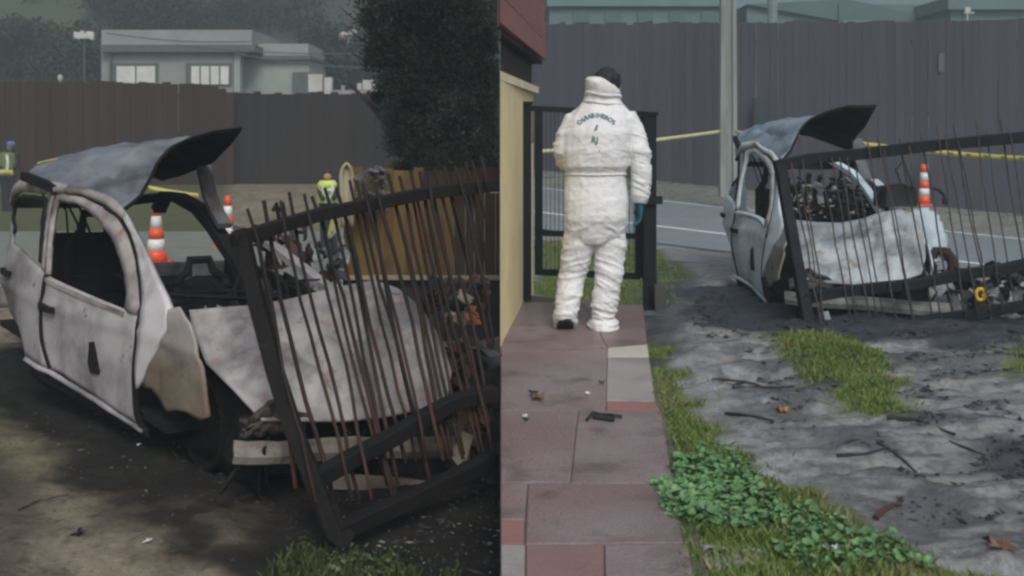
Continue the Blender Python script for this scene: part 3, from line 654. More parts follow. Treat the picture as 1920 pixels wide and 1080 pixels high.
def burnt_car(cfg, T, label, seed, left):
    """T: dict of materials; shape in car coordinates u forward, v to its right, w up"""
    random.seed(seed)
    Rm = Matrix.Rotation(cfg['yaw'], 3, 'Z') @ Matrix.Rotation(cfg['pitch'], 3, 'Y') @ Matrix.Rotation(cfg['roll'], 3, 'X')
    loc = Vector(cfg['loc']) + Rm @ Vector((0, 0, G0))
    root = empty('burnt_car', loc); root.rotation_euler = Rm.to_euler('XYZ'); tag(root, label, 'car', 'wrecked burnt cars')
    def P(u, v, w):
        if not left:      # this wreck is bent a little differently
            a_, b_ = bend(u, v, w); v += a_; w += b_
        return (u, -v, w - G0)
    def side(name, bot, top, lf, rt, nu, nv, m, off=0, solid=.018, par=root, dent=.008, sgn=1):
        G = coons(bot, top, lf, rt, nu, nv).reshape(-1, 2); V = []
        for u, w in G:
            v = vs(u, w) + off + dent * (float(fbm(u * 3 + seed, w * 3, 5)) - .5) * 2 + dent * .6 * (float(fbm(u * 9 + seed, w * 9, 6)) - .5)
            V.append(P(u, v * sgn if sgn > 0 else -(v - (.10 if u < .7 else .02)), w))
        return mk(name, V, gridfaces(nv, nu), m, par, True, solid)
    def strip(name, A, B, n, m, off=0, par=root, solid=.02):
        A = resample(A, n); B = resample(B, n); V = []
        for q in range(n):
            for t in (0, .5, 1):
                u, w = A[q] * (1 - t) + B[q] * t; V.append(P(u, vs(u, w) + off + (.012 if t == .5 else 0) + random.gauss(0, .002), w))
        return mk(name, V, gridfaces(n, 3), m, par, True, solid)
    body, dark, tan, roofm, rust = T['body'], T['dark'], T['tan'], T['roof'], T['rust']
    # --- doors
    bg_ = [(-.109, .449), (-.197, .589), (-.241, .706), (-.27, .827), (-.285, .965)]
    fd = side('front_door', [(-.095, .449), (.029, .44), (.344, .382), (.735, .299)], [(-.27, .965), (.158, .925), (.69, .885)], [(-.095, .449), (-.183, .589), (-.227, .706), (-.256, .827), (-.27, .965)], [(.735, .299), (.717, .384), (.698, .609), (.696, .807), (.69, .885)], 30, 20, body)
    rd = side('rear_door', [(-1.0, .62), (-.72, .56), (-.52, .44), (-.12, .44)], [(-1.35, 1.06), (-.9, 1.035), (-.30, .965)], [(-1.0, .62), (-1.12, .80), (-1.35, 1.06)], [(-.12, .44), (-.21, .589), (-.255, .706), (-.285, .827), (-.30, .965)], 24, 16, body)
    rq = side('rear_quarter', [(-2.02, .55), (-1.62, .52), (-1.5, .74), (-1.25, .80), (-1.04, .64)], [(-2.08, 1.10), (-1.36, 1.065)], [(-2.02, .55), (-2.08, 1.10)], [(-1.04, .64), (-1.14, .80), (-1.36, 1.065)], 20, 12, body)
    # handles
    for dd, u, w in ((fd, -.14, .80), (rd, -1.0, .88)):
        b = MB(); b.tube([P(u - .07, vs(u - .07, w) + .02, w), P(u - .05, vs(u, w) + .035, w), P(u + .06, vs(u + .06, w) + .035, w - .006), P(u + .08, vs(u + .08, w) + .02, w - .006)], 1, flat=(.012, .017)); b.build('handle', dark, dd)
    # dark triangular scorched emblem on the front door
    b = MB(); pts = [(.300, .675), (.335, .685), (.36, .64), (.405, .535), (.40, .515), (.326, .508), (.30, .56)]
    V = [P(u, vs(u, w) + .022, w) for u, w in pts] + [P(u, vs(u, w) + .012, w) for u, w in pts]; n_ = len(pts)
    b.add(V, [tuple(range(n_)), tuple(range(2 * n_ - 1, n_ - 1, -1))] + [(i, (i + 1) % n_, n_ + (i + 1) % n_, n_ + i) for i in range(n_)]); b.build('scorched_emblem', dark, fd)
    # window frames
    strip('window_frame', [(-.27, .965), (-.40, 1.12), (-.52, 1.28), (-.58, 1.40), (-.48, 1.425), (-.22, 1.432), (-.02, 1.385), (.153, 1.325), (.298, 1.262), (.449, 1.165), (.599, 1.042), (.692, .94), (.69, .885)],
          [(-.218, .976), (-.355, 1.14), (-.455, 1.28), (-.49, 1.36), (-.46, 1.388), (-.224, 1.393), (-.077, 1.345), (.071, 1.273), (.246, 1.188), (.423, 1.078), (.563, .955), (.569, .93), (.56, .90)], 40, T['frame'], .005, fd)
    strip('door_pillar', [(-.285, .965), (-.42, 1.12), (-.545, 1.28), (-.60, 1.40)], [(-.45, 1.00), (-.57, 1.135), (-.71, 1.283), (-.77, 1.40)], 14, T['frame'], -.012)
    strip('window_frame', [(-.45, 1.00), (-.57, 1.135), (-.71, 1.283), (-.785, 1.375), (-1.122, 1.356), (-1.6, 1.32), (-1.912, 1.26), (-1.96, 1.18), (-1.92, 1.11), (-1.35, 1.075)], [(-.50, 1.03), (-.63, 1.15), (-.75, 1.27), (-.80, 1.345), (-1.12, 1.328), (-1.6, 1.29), (-1.86, 1.24), (-1.89, 1.18), (-1.86, 1.13), (-1.35, 1.10)], 30, dark, -.005, rd, .015)
    strip('roof_rail', [(-2.05, 1.20), (-1.95, 1.28), (-1.6, 1.345), (-1.122, 1.378), (-.785, 1.398), (-.60, 1.425), (-.22, 1.455), (0, 1.405), (.153, 1.345)], [(-2.12, 1.22), (-2.0, 1.34), (-1.7, 1.41), (-1.2, 1.455), (-.791, 1.473), (-.6, 1.478), (-.227, 1.479), (0, 1.445), (.165, 1.372)], 40, T['frame'], 0, root, .04)
    # windscreen pillar flowing down into the upper fender
    side('windscreen_pillar', [(.729, .50), (.79, .56)], [(.16, 1.345), (.165, 1.372)], [(.729, .50), (.715, .609), (.722, .807), (.705, .95), (.615, 1.055), (.465, 1.178), (.312, 1.278), (.16, 1.345)], [(.79, .56), (.84, .66), (.92, .76), (1.0, .88), (.98, .965), (.83, 1.04), (.625, 1.15), (.39, 1.265), (.165, 1.372)], 6, 34, T['clean'], 0, .03)
    side('front_fender', [(.792, .522), (.854, .53), (.939, .508), (1.044, .452), (1.176, .493), (1.274, .508), (1.40, .497)], [(.985, .965), (1.077, .995)], [(.792, .522), (.795, .56), (.845, .66), (.925, .76), (1.005, .88), (.985, .965)], [(1.40, .497), (1.463, .529), (1.388, .736), (1.215, .926), (1.077, .995)], 20, 22, tan, .008, .015, dent=.02)
    side('sill', [(-.45, .34), (.2, .29), (.77, .23)], [(-.45, .43), (-.1, .435), (.344, .37), (.77, .292)], [(-.45, .34), (-.45, .43)], [(.77, .23), (.77, .292)], 20, 4, dark, -.01)
    strip('sill_lip', [(-.5, .43), (-.1, .44), (.344, .376), (.74, .293)], [(-.5, .41), (-.1, .415), (.344, .352), (.75, .268)], 20, body, .006)
    for nm_, L2 in (('door_gap_shade', [(.742, .30), (.722, .384), (.704, .609), (.708, .807), (.697, .95), (.605, 1.05), (.455, 1.172), (.303, 1.27), (.155, 1.333), (-.02, 1.395)]), ('door_gap_shade', [(-.102, .449), (-.19, .589), (-.234, .706), (-.263, .827), (-.278, .965), (-.30, 1.0), (-.41, 1.12), (-.53, 1.28), (-.59, 1.40)])):
        MB().tube([P(u, vs(u, w) + .004, w) for u, w in resample(L2, 24)], 1, flat=(.009, .014)).build(nm_, dark, root)  # dark strip stands in for the shade inside each door gap
    MB().tube([P(u, vs(u, w) + .013, w) for u, w in resample([(-.25, .945), (.158, .905), (.57, .875)], 16)], 1, flat=(.006, .012)).build('window_sill', T['frame'], fd)
    # far side
    for nm, u0, u1 in (('far_door', -.2, .72), ('far_rear_door', -1.1, -.22)):
        side(nm, [(u0, .36), (u1, .36)], [(u0, .93), (u1, .90)], [(u0, .36), (u0, .93)], [(u1, .36), (u1, .90)], 10, 8, dark, 0, .02, sgn=-1)
    side('far_fender', [(.74, .40), (.95, .66), (1.25, .70), (1.55, .55), (1.8, .5)], [(.74, .94), (1.3, .92), (1.8, .66)], [(.74, .4), (.74, .94)], [(1.8, .5), (1.8, .66)], 14, 8, body, 0, .02, dent=.03, sgn=-1)
    if not left:
        raw = lambda L_: [(u, -v, w - G0) for u, v, w in L_]
        MB().tube(raw([(-0.1, -0.053, 1.427), (0.3, -0.198, 1.312), (0.65, -0.249, 1.185), (1.1, -0.279, 1.02)]), 1, flat=(.03, .02)).build('far_door_pillar', T['clean'], root)
        MB().tube(raw([(-.1, .40, 1.40), (-.15, .1, 1.36), (-.12, -.2, 1.36), (-0.1, -0.053, 1.427)]), 1, flat=(.035, .02)).build('windscreen_header', dark, root)
        for k in range(26):
            u = random.uniform(-.9, .7); v = random.uniform(-.35, .40); w = random.uniform(.85, 1.25)
            MB().tube(raw([(u + random.gauss(0, .04) * q, v + random.gauss(0, .07) * q, w - .06 * q + random.gauss(0, .03)) for q in range(5)]), random.uniform(.008, .022), 5).build('charred_cable', dark, root)
        for k in range(14):
            u = random.uniform(-.9, .5); v = random.uniform(-.3, .42); M = Euler((random.uniform(0, 3), random.uniform(0, 3), random.uniform(0, 3))).to_matrix()
            MB().box((u, -v, random.uniform(.95, 1.25) - G0), (random.uniform(.05, .16), random.uniform(.02, .06), .012), M).build('scrap', T['ash'] if k % 3 else rust, root)
        for k in range(7): 
            v = .42 - k * .11; MB().tube(raw([(-.9, v, .6), (-.95, v + .03, 1.0 + .1 * math.sin(k * 1.7)), (-.92, v - .04, 1.22 + .08 * math.sin(k * 2.3))]), 1, flat=(.05, .02)).build('seat_remnant', dark, root)
        W0 = coons([(1.45, -.47, .64), (1.62, -.56, .66), (1.55, -.66, .66)], [(1.30, -.46, 1.03), (1.30, -.60, 1.06), (1.25, -.70, .98)], [(1.45, -.47, .64), (1.35, -.46, .85), (1.30, -.46, 1.03)], [(1.55, -.66, .66), (1.42, -.71, .82), (1.25, -.70, .98)], 12, 12).reshape(-1, 3)
        mk('crumpled_far_wing', [(u, -v + random.gauss(0, .008), w - G0 + random.gauss(0, .006)) for u, v, w in W0], gridfaces(12, 12), T['clean'], root, True, .012)
    side('far_quarter', [(-2.0, .5), (-1.12, .6)], [(-2.02, .74), (-1.12, .88)], [(-2.0, .5), (-2.02, .74)], [(-1.12, .6), (-1.12, .88)], 10, 8, body, 0, .02, sgn=-1)
    jig = lambda L_, a=.008: [P(u + random.gauss(0, a), v + random.gauss(0, a), w + random.gauss(0, a)) for u, v, w in L_]
    MB().tube(jig([(-2.0, -.56, 1.15), (-1.9, -.56, 1.3), (-1.6, -.56, 1.30), (-1.25, -.55, 1.27), (-.95, -.53, 1.17), (-.72, -.51, 1.08), (-.5, -.5, .97), (-.17, -.5, .77)], .006), 1, flat=(.05, .035)).build('far_roof_rail', dark, root)
    MB().tube(jig([(-2.08, .5, 1.22), (-2.14, .1, 1.20), (-2.08, -.3, 1.22), (-1.9, -.52, 1.28)]), 1, flat=(.06, .03)).build('hatch_header', dark, root)
    MB().tube(jig([(-.6, -.54, 1.19), (-.3, -.52, 1.17), (.11, -.48, 1.14), (.45, -.45, 1.09), (.79, -.42, 1.03), (1.13, -.40, .98)]), 1, flat=(.035, .02)).build('far_windscreen_pillar', body, root)
    MB().tube(jig([(-1.2, -.55, 1.56), (-1.02, -.53, 1.36), (-.85, -.52, 1.25), (-.70, -.52, 1.18)]), 1, flat=(.05, .02)).build('torn_strut', T['rust2'], root)
    # --- tailgate, floor, firewall, dash
    V = []
    for j in range(6):
        for i in range(9):
            t = i / 8; w = .45 + j / 5 * .27; V.append(P(-2.04 - .04 * math.sin(t * 3.14) , .58 - 1.14 * t, w))
    mk('tailgate', V, gridfaces(6, 9), body, root, True, .03)
    MB().box(P(-.45, .02, .36), (3.0, 1.15, .04)).build('floor_pan', dark, root)
    V = []
    for j in range(8):
        for i in range(14):
            t = i / 13; s = j / 7
            V.append(P(.48 + .36 * s + random.gauss(0, .012), .42 - .82 * t, .70 + .15 * math.sin(s * 2.4) + random.gauss(0, .014)))
    mk('dashboard', V, gridfaces(8, 14), dark, root, True, .03)
    MB().box(P(.90, .0, .60), (.03, .80, .5)).build('firewall', dark, root)
    # cabin clutter: seat frames, steering wheel, springs, loose wires
    for u, v, hs_ in ((-.58, .36, 1.0), (-.30, -.26, .66)):
        P0 = P; P = lambda a, c_, d, k=hs_: P0(a, c_, .42 + (d - .42) * k)
        b = MB(); b.tube([P(u, v + .2, .42), P(u - .12, v + .2, .8), P(u - .20, v + .17, 1.08), P(u - .22, v + .09, 1.16), P(u - .25, v + .07, 1.27), P(u - .25, v - .07, 1.27), P(u - .22, v - .09, 1.16), P(u - .20, v - .17, 1.08), P(u - .12, v - .2, .8), P(u, v - .2, .42)], .03, 8)
        for q in range(7): w = .52 + q * .09; b.tube([P(u - .03 - q * .027, v + .19, w), P(u - .06 - q * .027, v, w - .02), P(u - .03 - q * .027, v - .19, w)], .009, 5)
        st = b.build('seat_back', dark, root); MB().box(P(u + .22, v, .50), (.48, .44, .10)).build('seat_base', dark, st)
        G = []
        for j in range(7):
            for i in range(6): G.append(P(u - .05 - .03 * j + random.gauss(0, .012), v + .19 - .38 * i / 5, .46 + .105 * j + random.gauss(0, .01)))
        mk('charred_padding', G, gridfaces(7, 6), T['soot'], st, True, .04); P = P0
    MB().box(P(-1.3, .05, .58), (.14, 1.0, .34), Matrix.Rotation(-.2, 3, 'Y')).build('rear_seat', dark, root)
    MB().box(P(-1.22, .30, .78), (.16, .40, .62), Matrix.Rotation(-.2, 3, 'Y')).build('rear_seat_back', T['soot'], root)
    for k in range(6):
        u = -1.5 + k * .24; MB().tube([P(u, .5, 1.36), P(u + .05, .42, 1.2 + random.uniform(-.1, .05)), P(u + .02, .38, 1.0 + random.uniform(-.2, .1))], 1, flat=(.012, .004)).build('headlining_strip', dark, root)
    c = Vector(P(.36, -.26, .88)); M = Matrix.Rotation(-.5, 3, 'Y'); ring = [c + M @ Vector((0, math.cos(a_) * .18, math.sin(a_) * .18)) for a_ in np.linspace(0, 2 * math.pi, 21)]
    sw = MB().tube(ring, .014, 7).build('steering_wheel', dark, root, True)
    b = MB(); [b.tube([c, c + M @ Vector((0, math.cos(a_) * .18, math.sin(a_) * .18))], .01, 5) for a_ in (0, 2.2, 4.2)]; b.tube([c, c + Vector((.25, 0, -.1))], .03, 8); b.build('spoke', dark, sw)
    for k in range(10):
        u = random.uniform(-.6, .95); v = random.uniform(-.42, .42); w = random.uniform(.6, .8) if u < .5 else .82
        pts = [P(u + random.gauss(0, .06) * q, v + random.gauss(0, .09) * q, w + .05 * q + random.gauss(0, .03)) for q in range(5)]
        MB().tube(pts, random.uniform(.005, .012), 5).build('wire', dark, root)
    for k in range(9):
        u = random.uniform(-.4, .95); v = random.uniform(-.4, .45); M = Euler((random.uniform(0, 3), random.uniform(0, 3), random.uniform(0, 3))).to_matrix()
        MB().box(P(u, v, random.uniform(.66, .86) if u < .5 else .84), (random.uniform(.05, .15), random.uniform(.02, .05), .012), M).build('scrap', T['ash'], root)
    # --- roof panel peeled up at the far front corner
    near = [(-1.26, .66, 1.5), (-.75, .66, 1.475), (-.41, .65, 1.455), (-.15, .60, 1.43), (0.0, .50, 1.37)]
    front = [(0.0, .50, 1.37), (-.04, .38, 1.45), (-.14, .28, 1.56), (-.28, .18, 1.66), (-.40, .05, 1.74), (-.47, -.1, 1.80), (-.55, -.3, 1.85), (-.64, -.55, 1.885)]
    far = [(-1.95, -.55, 1.42), (-1.55, -.55, 1.50), (-1.05, -.55, 1.63), (-.78, -.55, 1.78), (-.64, -.55, 1.885)]
    rear = [(-1.26, .66, 1.5), (-1.75, .45, 1.53), (-2.02, .2, 1.57), (-2.05, -.2, 1.54), (-1.95, -.55, 1.42)]
    nu, nv = 46, 40; G = coons(rear, front, near, far, nu, nv)   # s across (near->far), q rear->front
    V = []
    for j in range(nv):
        for i in range(nu):
            u, v, w = G[j, i]; s = i / (nu - 1); q = j / (nv - 1); e = min(s, 1 - s, q, 1 - q) * 6; e = min(e, 1)
            w += e * (.05 * math.sin(s * 3.14) * math.sin(q * 3.14) + .03 * (float(fbm(u * 2.2, v * 2.2, 8)) - .5) * 2 + .020 * (float(fbm(u * 7, v * 7, 9)) - .5) * 2 + .05 * (abs(float(fbm(u * 3 + 4, v * 3, 19)) - .5) * -3 + .4))
            w += e * .025 * math.exp(-((s - .18 - .15 * (1 - q)) / .035) ** 2) * math.exp(-((q - .62) / .16) ** 2) * -3.0   # long crease
            w += .022 * (1 - abs(math.sin(q * 9 + s * 3))) * e * .5
            V.append(P(u, v, w))
    mk('roof_panel', V, gridfaces(nv, nu), roofm, root, True, .014)
    mk('roof_lining', [(x_, y_, z_ - .016) for x_, y_, z_ in V], gridfaces(nv, nu), T['soot'], root, True, .006)
    f2 = [P(u, v, w) for u, v, w in resample(front, 18)]; MB().tube(f2, .011, 6).build('roof_lip', dark, root)
    MB().tube([P(-1.28, .69, 1.475), P(-.8, .685, 1.455), P(-.42, .665, 1.43), P(-.1, .60, 1.40)], 1, flat=(.02, .028)).build('roof_seam', dark, root)
    if left:
        for (u0, v0, u1, v1, w0, w1, wd) in ((-1.60, .50, -1.42, .28, 1.545, 1.62, .028), (-.86, .28, -.80, .18, 1.66, 1.695, .022)):
            MB().tube([P(u0, v0, w0), P((u0 + u1) / 2, (v0 + v1) / 2, (w0 + w1) / 2 + .006), P(u1, v1, w1)], 1, flat=(wd, .004)).build('yellow_strip', T['yellow'], root)  # thin yellow strips laid on the roof panel
    # --- hood: crumpled sheet
    rear = [(.91, .45, .94), (1.04, .18, .97), (1.15, 0, 1.01), (1.22, -.15, 1.06), (1.3, -.3, 1.10), (1.36, -.4, 1.13), (1.46, -.5, 1.09), (1.58, -.57, 1.0)]
    if not left: rear = [(.92, .426, .971), (.99, .237, .95), (1.06, .05, .943), (1.135, -.113, .973), (1.21, -.252, 1.026), (1.28, -.40, 1.05), (1.38, -.50, 1.0)]
    front = [(1.83, .48, .59), (1.82, .28, .56), (1.83, .05, .53), (1.86, -.18, .525), (1.89, -.42, .55), (1.89, -.55, .60)]
    if not left: front = [(1.8, .477, .60), (1.82, .242, .556), (1.84, 0, .534), (1.86, -.224, .548), (1.88, -.406, .609)]
    nearE = [(.92, .426, .971), (1.2, .45, .83), (1.5, .47, .70), (1.8, .477, .60)] if not left else [(.91, .45, .94), (.95, .45, .87), (1.19, .47, .72), (1.54, .48, .66), (1.83, .48, .59)]
    farE = [(1.58, -.57, 1.0), (1.75, -.6, .85), (1.87, -.58, .71), (1.89, -.55, .60)] if left else [(1.38, -.50, 1.0), (1.6, -.50, .86), (1.8, -.46, .72), (1.88, -.406, .609)]
    nu, nv = 60, 50; G = coons(rear, front, nearE, farE, nu, nv); V = []
    for j in range(nv):
        for i in range(nu):
            u, v, w = G[j, i]; s = i / (nu - 1); q = j / (nv - 1); e = min(min(s, 1 - s, q, 1 - q) * 7, 1)
            d = (.10 if left else .05) * math.sin(q * 3.14) * (.6 + .5 * s) + (.045 if left else .03) * (abs(float(fbm(u * 2.6 + seed, v * 2.6, 12)) - .5) * -4 + .6) + (.035 if left else .03) * (float(fbm(u * 5, v * 5 + seed, 13)) - .5) + .022 * (float(fbm(u * 12, v * 12, 14)) - .5) + .05 * (.25 - abs(float(fbm(u * 4 + seed * 3, v * 5, 15)) - .5) * 3)
            if left: d -= .10 * math.exp(-((s - .58) ** 2 + (q - .38) ** 2) / .012) - .05 * math.exp(-((s - .72) ** 2 + (q - .22) ** 2) / .02) + .03 * math.exp(-((s - .2 - .3 * q) / .03) ** 2)
            else: d += .03 * math.sin(q * 16 + s * 2.5) * (.4 + float(fbm(s * 5, q * 4, 22))) ; d -= .04 * math.exp(-((s - .8) ** 2 + (q - .35) ** 2) / .01)
            V.append(P(u + d * e * .45, v, w + d * e * .8))
    mk('hood', V, gridfaces(nv, nu), T['hood'], root, True, .014)
    # --- front end
    bb = MB()
    V = []
    for i in range(18):
        t = i / 17; v = .60 - 1.2 * t; u = 1.80 + .10 * t + random.gauss(0, .004) + .02 * math.sin(t * 9)
        for w_, du in ((.0, 0), (.035, .012), (.07, .0), (.10, 0)): V.append(P(u + du, v, .405 - .12 * t + w_ + random.gauss(0, .002)))
    mk('bumper_beam', V, gridfaces(18, 4), T['beam'], root, False, .016)
    if left: MB().tube([P(1.76, .12, .23), P(1.82, -.12, .20), P(1.88, -.35, .16), P(1.93, -.52, .12)], 1, flat=(.012, .035)).build('lower_valance', T['beam'], root)
    else: MB().tube([P(1.72, .2, .14), P(1.86, -.2, .10), P(1.95, -.45, .07)], 1, flat=(.02, .03)).build('lower_valance', T['beam'], root)
    b = MB(); V = []
    for j in range(9):
        for i in range(12): V.append(P(1.80 + random.gauss(0, .015), .56 - i * .030 + random.gauss(0, .006), .515 + .02 * j * (1 - abs(i - 5) / 9) + random.gauss(0, .008)))
    mk('headlight_bracket', V, gridfaces(9, 12), T['beam2'], root, True, .02)
    MB().box(P(1.66, .0, .42), (.04, 1.0, .3)).build('radiator', dark, root)
    MB().box(P(1.3, -.02, .48), (.5, .6, .32)).build('engine_block', dark, root)
    V = []
    for j in range(6):
        for i in range(12): V.append(P(.78 + i * .085, .40 + random.gauss(0, .012), .20 + j * .085))
    mk('inner_wing', V, gridfaces(6, 12), dark, root, True, .01)
    MB().tube([P(1.86, -.62, .46), P(1.92, -.64, .30), P(1.96, -.60, .16)], 1, flat=(.045, .03)).build('crash_bracket', T['beam2'], root)
    for k in range(14):
        v = random.uniform(-.5, .5); MB().tube([P(1.75, v, .52), P(1.78 + random.gauss(0, .03), v + random.gauss(0, .06), .46), P(1.74, v + random.gauss(0, .1), .25)], random.uniform(.006, .016), 5).build('hanging_cable', dark, root)
    # --- wheels: bare burnt rims sunk in ash
    for nm, u, v in (('wheel', 1.08, .36), ('wheel', 1.13, -.50), ('wheel', -1.27, .42), ('wheel', -1.27, -.56)):
        b = MB(); rings = []; c = Vector(P(u, v, .37)); s_ = 1 if v > 0 else -1
        for rr, dy in ((.245, -.08), (.245, .05), (.23, .07), (.205, .05), (.19, -.02), (.14, .0), (.07, .03), (.02, .03)):
            rings.append([c + Vector((math.cos(a_) * rr, -s_ * dy, math.sin(a_) * rr)) for a_ in np.linspace(0, 2 * math.pi, 25)[:-1]])
        b.loft(rings); w_ = b.build(nm, T['tyre'], root, True)
        [MB().ball(c + Vector((math.cos(a_) * .07, -s_ * .045, math.sin(a_) * .07)), (.012, .012, .012), 6, 4).build('hub_bolt', dark, w_) for a_ in np.linspace(0, 6.28, 6)[:-1]]
    return root
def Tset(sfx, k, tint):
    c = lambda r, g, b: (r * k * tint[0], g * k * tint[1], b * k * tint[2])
    return dict(
        body=mat('burnt_white_paint' + sfx, c(.43, .42, .43), c(.27, .265, .27), 1.8, c(.085, .08, .08), .57, 2.1, sharp=.13, stretch=(1.1, 1.1, .8), rough=.65, bump=.2, bscale=14, c4=c(.14, .125, .12), t4=.65, s4=16, sharp4=.03),
        frame=mat('scorched_frame_paint' + sfx, c(.27, .25, .24), c(.40, .385, .38), 3.5, c(.05, .042, .038), .545, 3.2, rough=.75, bump=.2, bscale=18, c4=c(.20, .11, .07), t4=.64, s4=6),
        hood=mat('burnt_hood_paint' + sfx, c(.46, .445, .44), c(.32, .31, .31), 2.6, c(.15, .145, .15), .535, 2.4, sharp=.08, rough=.6, bump=.45, bscale=9, c4=c(.30, .235, .215), t4=.60, s4=11, sharp4=.018),
        roof=mat('scorched_roof_steel' + sfx, c(.26, .29, .315), c(.17, .19, .215), 3.2, c(.05, .055, .065), .54, 2.0, rough=.42, metal=.2, bump=.35, bscale=10),
        tan=mat('heat_tanned_fender' + sfx, c(.21, .185, .135), c(.16, .115, .08), 3.0, c(.36, .35, .34), .30, 2.4, rough=.75, bump=.4, bscale=12, z3=(.52, .78), c4=c(.06, .04, .03), t4=.63, s4=5),
        dark=mat('charred_metal', (.008, .008, .009), (.016, .015, .014), 7, rough=.9, bump=.4, spec=.15),
        tyre=mat('burnt_rubber', (.008, .008, .008), (.016, .012, .010), 9, rough=.95, bump=.9, spec=.1),
        soot=mat('thick_soot', (.006, .006, .007), (.010, .010, .011), 7, rough=.95, bump=.2, spec=.1),
        clean=mat('brighter_white_paint' + sfx, c(.66, .655, .67), c(.50, .49, .50), 2.0, c(.22, .2, .2), .62, 2.5, sharp=.12, rough=.65, bump=.15, bscale=14),  # brighter white than the body paint, for the windscreen pillar
        rust=mat('rust', (.075, .030, .018), (.04, .02, .015), 12, rough=.9),
        rust2=mat('heat_blued_steel' + sfx, c(.13, .14, .155), c(.07, .045, .04), 6, rough=.7),
        ash=mat('pale_ash' + sfx, c(.32, .33, .31), c(.15, .15, .14), 9, rough=.9),
        beam=mat('bare_alloy' + sfx, c(.32, .30, .26), c(.20, .18, .155), 6, c(.07, .055, .05), .55, 4, rough=.7, bump=.3),
        beam2=mat('melted_alloy' + sfx, c(.13, .11, .10), c(.035, .03, .028), 14, rough=.8, bump=.6),
        yellow=mat('strip_yellow', (.55, .50, .14), (.45, .42, .14), 6, rough=.5))
burnt_car(car_L, Tset('', .86, (1, .985, .985)), 'burnt out white hatchback with peeled roof behind rusty bars, larger and nearer, at left', 1, True)
TR = Tset('_right', 1.16, (.84, .98, 1.06)); TR['body'] = mat('burnt_white_paint_brightened', (.56, .66, .72), (.44, .53, .59), 1.8, (.20, .24, .27), .62, 2.0, sharp=.10, rough=.6, bump=.15, bscale=14); TR['clean'] = TR['body']; TR['frame'] = mat('scorched_frame_brightened', (.42, .48, .52), (.50, .57, .61), 3, (.22, .19, .18), .58, 3, rough=.65, bump=.15)  # brightened blue-tinted paint copies; light the shaded side lacks is put in colour
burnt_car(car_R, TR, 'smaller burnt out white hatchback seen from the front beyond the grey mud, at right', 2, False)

# ================================================================== fallen gates
gateblack = mat('burnt_gate_black', (.0065, .0065, .007), (.010, .0095, .010), 6, (.020, .015, .012), .66, 7, rough=.8, spec=.2, bump=.4)
gaterod = mat('rusty_rod', (.006, .0055, .0055), (.013, .008, .007), 5, (.050, .021, .015), .49, 1.7, rough=.8, bump=.4, stretch=(.6, .6, 1), z3=(.98, .62))
gateblack2 = mat('burnt_gate_slate', (.011, .015, .019), (.008, .010, .013), 6, rough=.75, spec=.2, bump=.4)
gaterod2 = mat('rusty_rod_slate', (.024, .026, .03), (.04, .034, .034), 5, (.085, .055, .045), .6, 2, rough=.8, bump=.3)
def fallen_gate(tag_lbl, corner, bars, rods, mb_, mr, w, r, lim=None):
    root = empty('fallen_gate', corner); tag(root, tag_lbl, 'gate', 'fallen burnt metal gates')
    for nm, P, ww in bars:
        P = [Vector(p) - root.location for p in P]; o = MB().tube(P, 1, flat=(ww, ww)).build(nm, mb_, root)
        q = o.modifiers.new('b', 'BEVEL'); q.width = .006; q.segments = 2
    for P in rods: MB().tube([Vector(p) - root.location for p in P], [r * random.uniform(.85, 1.15)] * len(P), 6).build('rod', mr, root, True)
    return root
random.seed(21)
def YL(px, py):            # depth of the left gate's warped plane
    t = (px - 450) / 488; bot = 4.6 + (5.25 - 4.6) * max(min((px - 640) / 298, 1.1), -.3); top = 5.05 + (6.0 - 5.05) * t
    yb = 1000 - (px - 640) * .47; yt = 440 - t * 95; q = (py - yt) / (yb - yt)
    return top * (1 - q) + bot * q
g = lambda px, py, d=0: at(px, py, YL(px, py) + d)
bars = [('post', [g(450, 432), g(480, 560), g(517, 700), g(552, 810), g(588, 900), g(612, 960), g(640, 1036)], .036),
        ('top_bar', [g(436, 452), g(520, 425), g(600, 402), g(700, 382), g(800, 362), g(932, 347)], .032),
        ('middle_bar', [g(585, 904), g(620, 883), g(650, 865), g(680, 849), g(710, 834), g(740, 818), g(770, 799), g(800, 781), g(830, 765), g(860, 752), g(895, 743), g(929, 738)], .036),
        ('bottom_bar', [g(628, 1002), g(700, 968), g(780, 932), g(860, 893), g(929, 858)], .036)]
rods = []
for i, xt in enumerate([466, 486, 521, 541, 571, 590, 613, 632, 655, 668, 684, 706, 727, 746, 766, 785, 800, 818, 836, 852, 868, 884, 900, 914, 926]):
    t = (xt - 450) / 488; yb_ = 440 - t * 95; y0 = yb_ - random.uniform(42, 62); sl_ = .235 + random.gauss(0, .012); P = []
    dd = random.uniform(.05, .075) * random.choice((-1, 1, 1))
    for k in range(10):
        yy = y0 + (965 - xt * .05 - y0) * k / 9; xx = xt + (yy - y0) * sl_ + random.gauss(0, 1.8) + 3 * math.sin(k * .8 + i)
        lim_y = 1002 - (xx - 628) * .47
        if xx > 928 or yy > lim_y: break
        P.append(g(xx, yy, dd))
    if len(P) > 1: rods.append(P)
for xt in (478, 600, 645, 695, 738, 775, 810, 844, 876, 907, 920):       # rods knocked askew
    y0 = 440 - (xt - 450) / 488 * 95 - random.uniform(-6, 30); sl_ = .235 + random.gauss(0, .045); bow = random.gauss(0, 9); P = []
    for k in range(12):
        yy = y0 + (940 - xt * .05 - y0) * k / 11 * random.choice((1, 1)); xx = xt + (yy - y0) * sl_ + bow * math.sin(k / 11 * 3.14)
        if xx > 928 or yy > 1002 - (xx - 628) * .47: break
        P.append(g(xx, yy, .11))
    if len(P) > 2: rods.append(P)
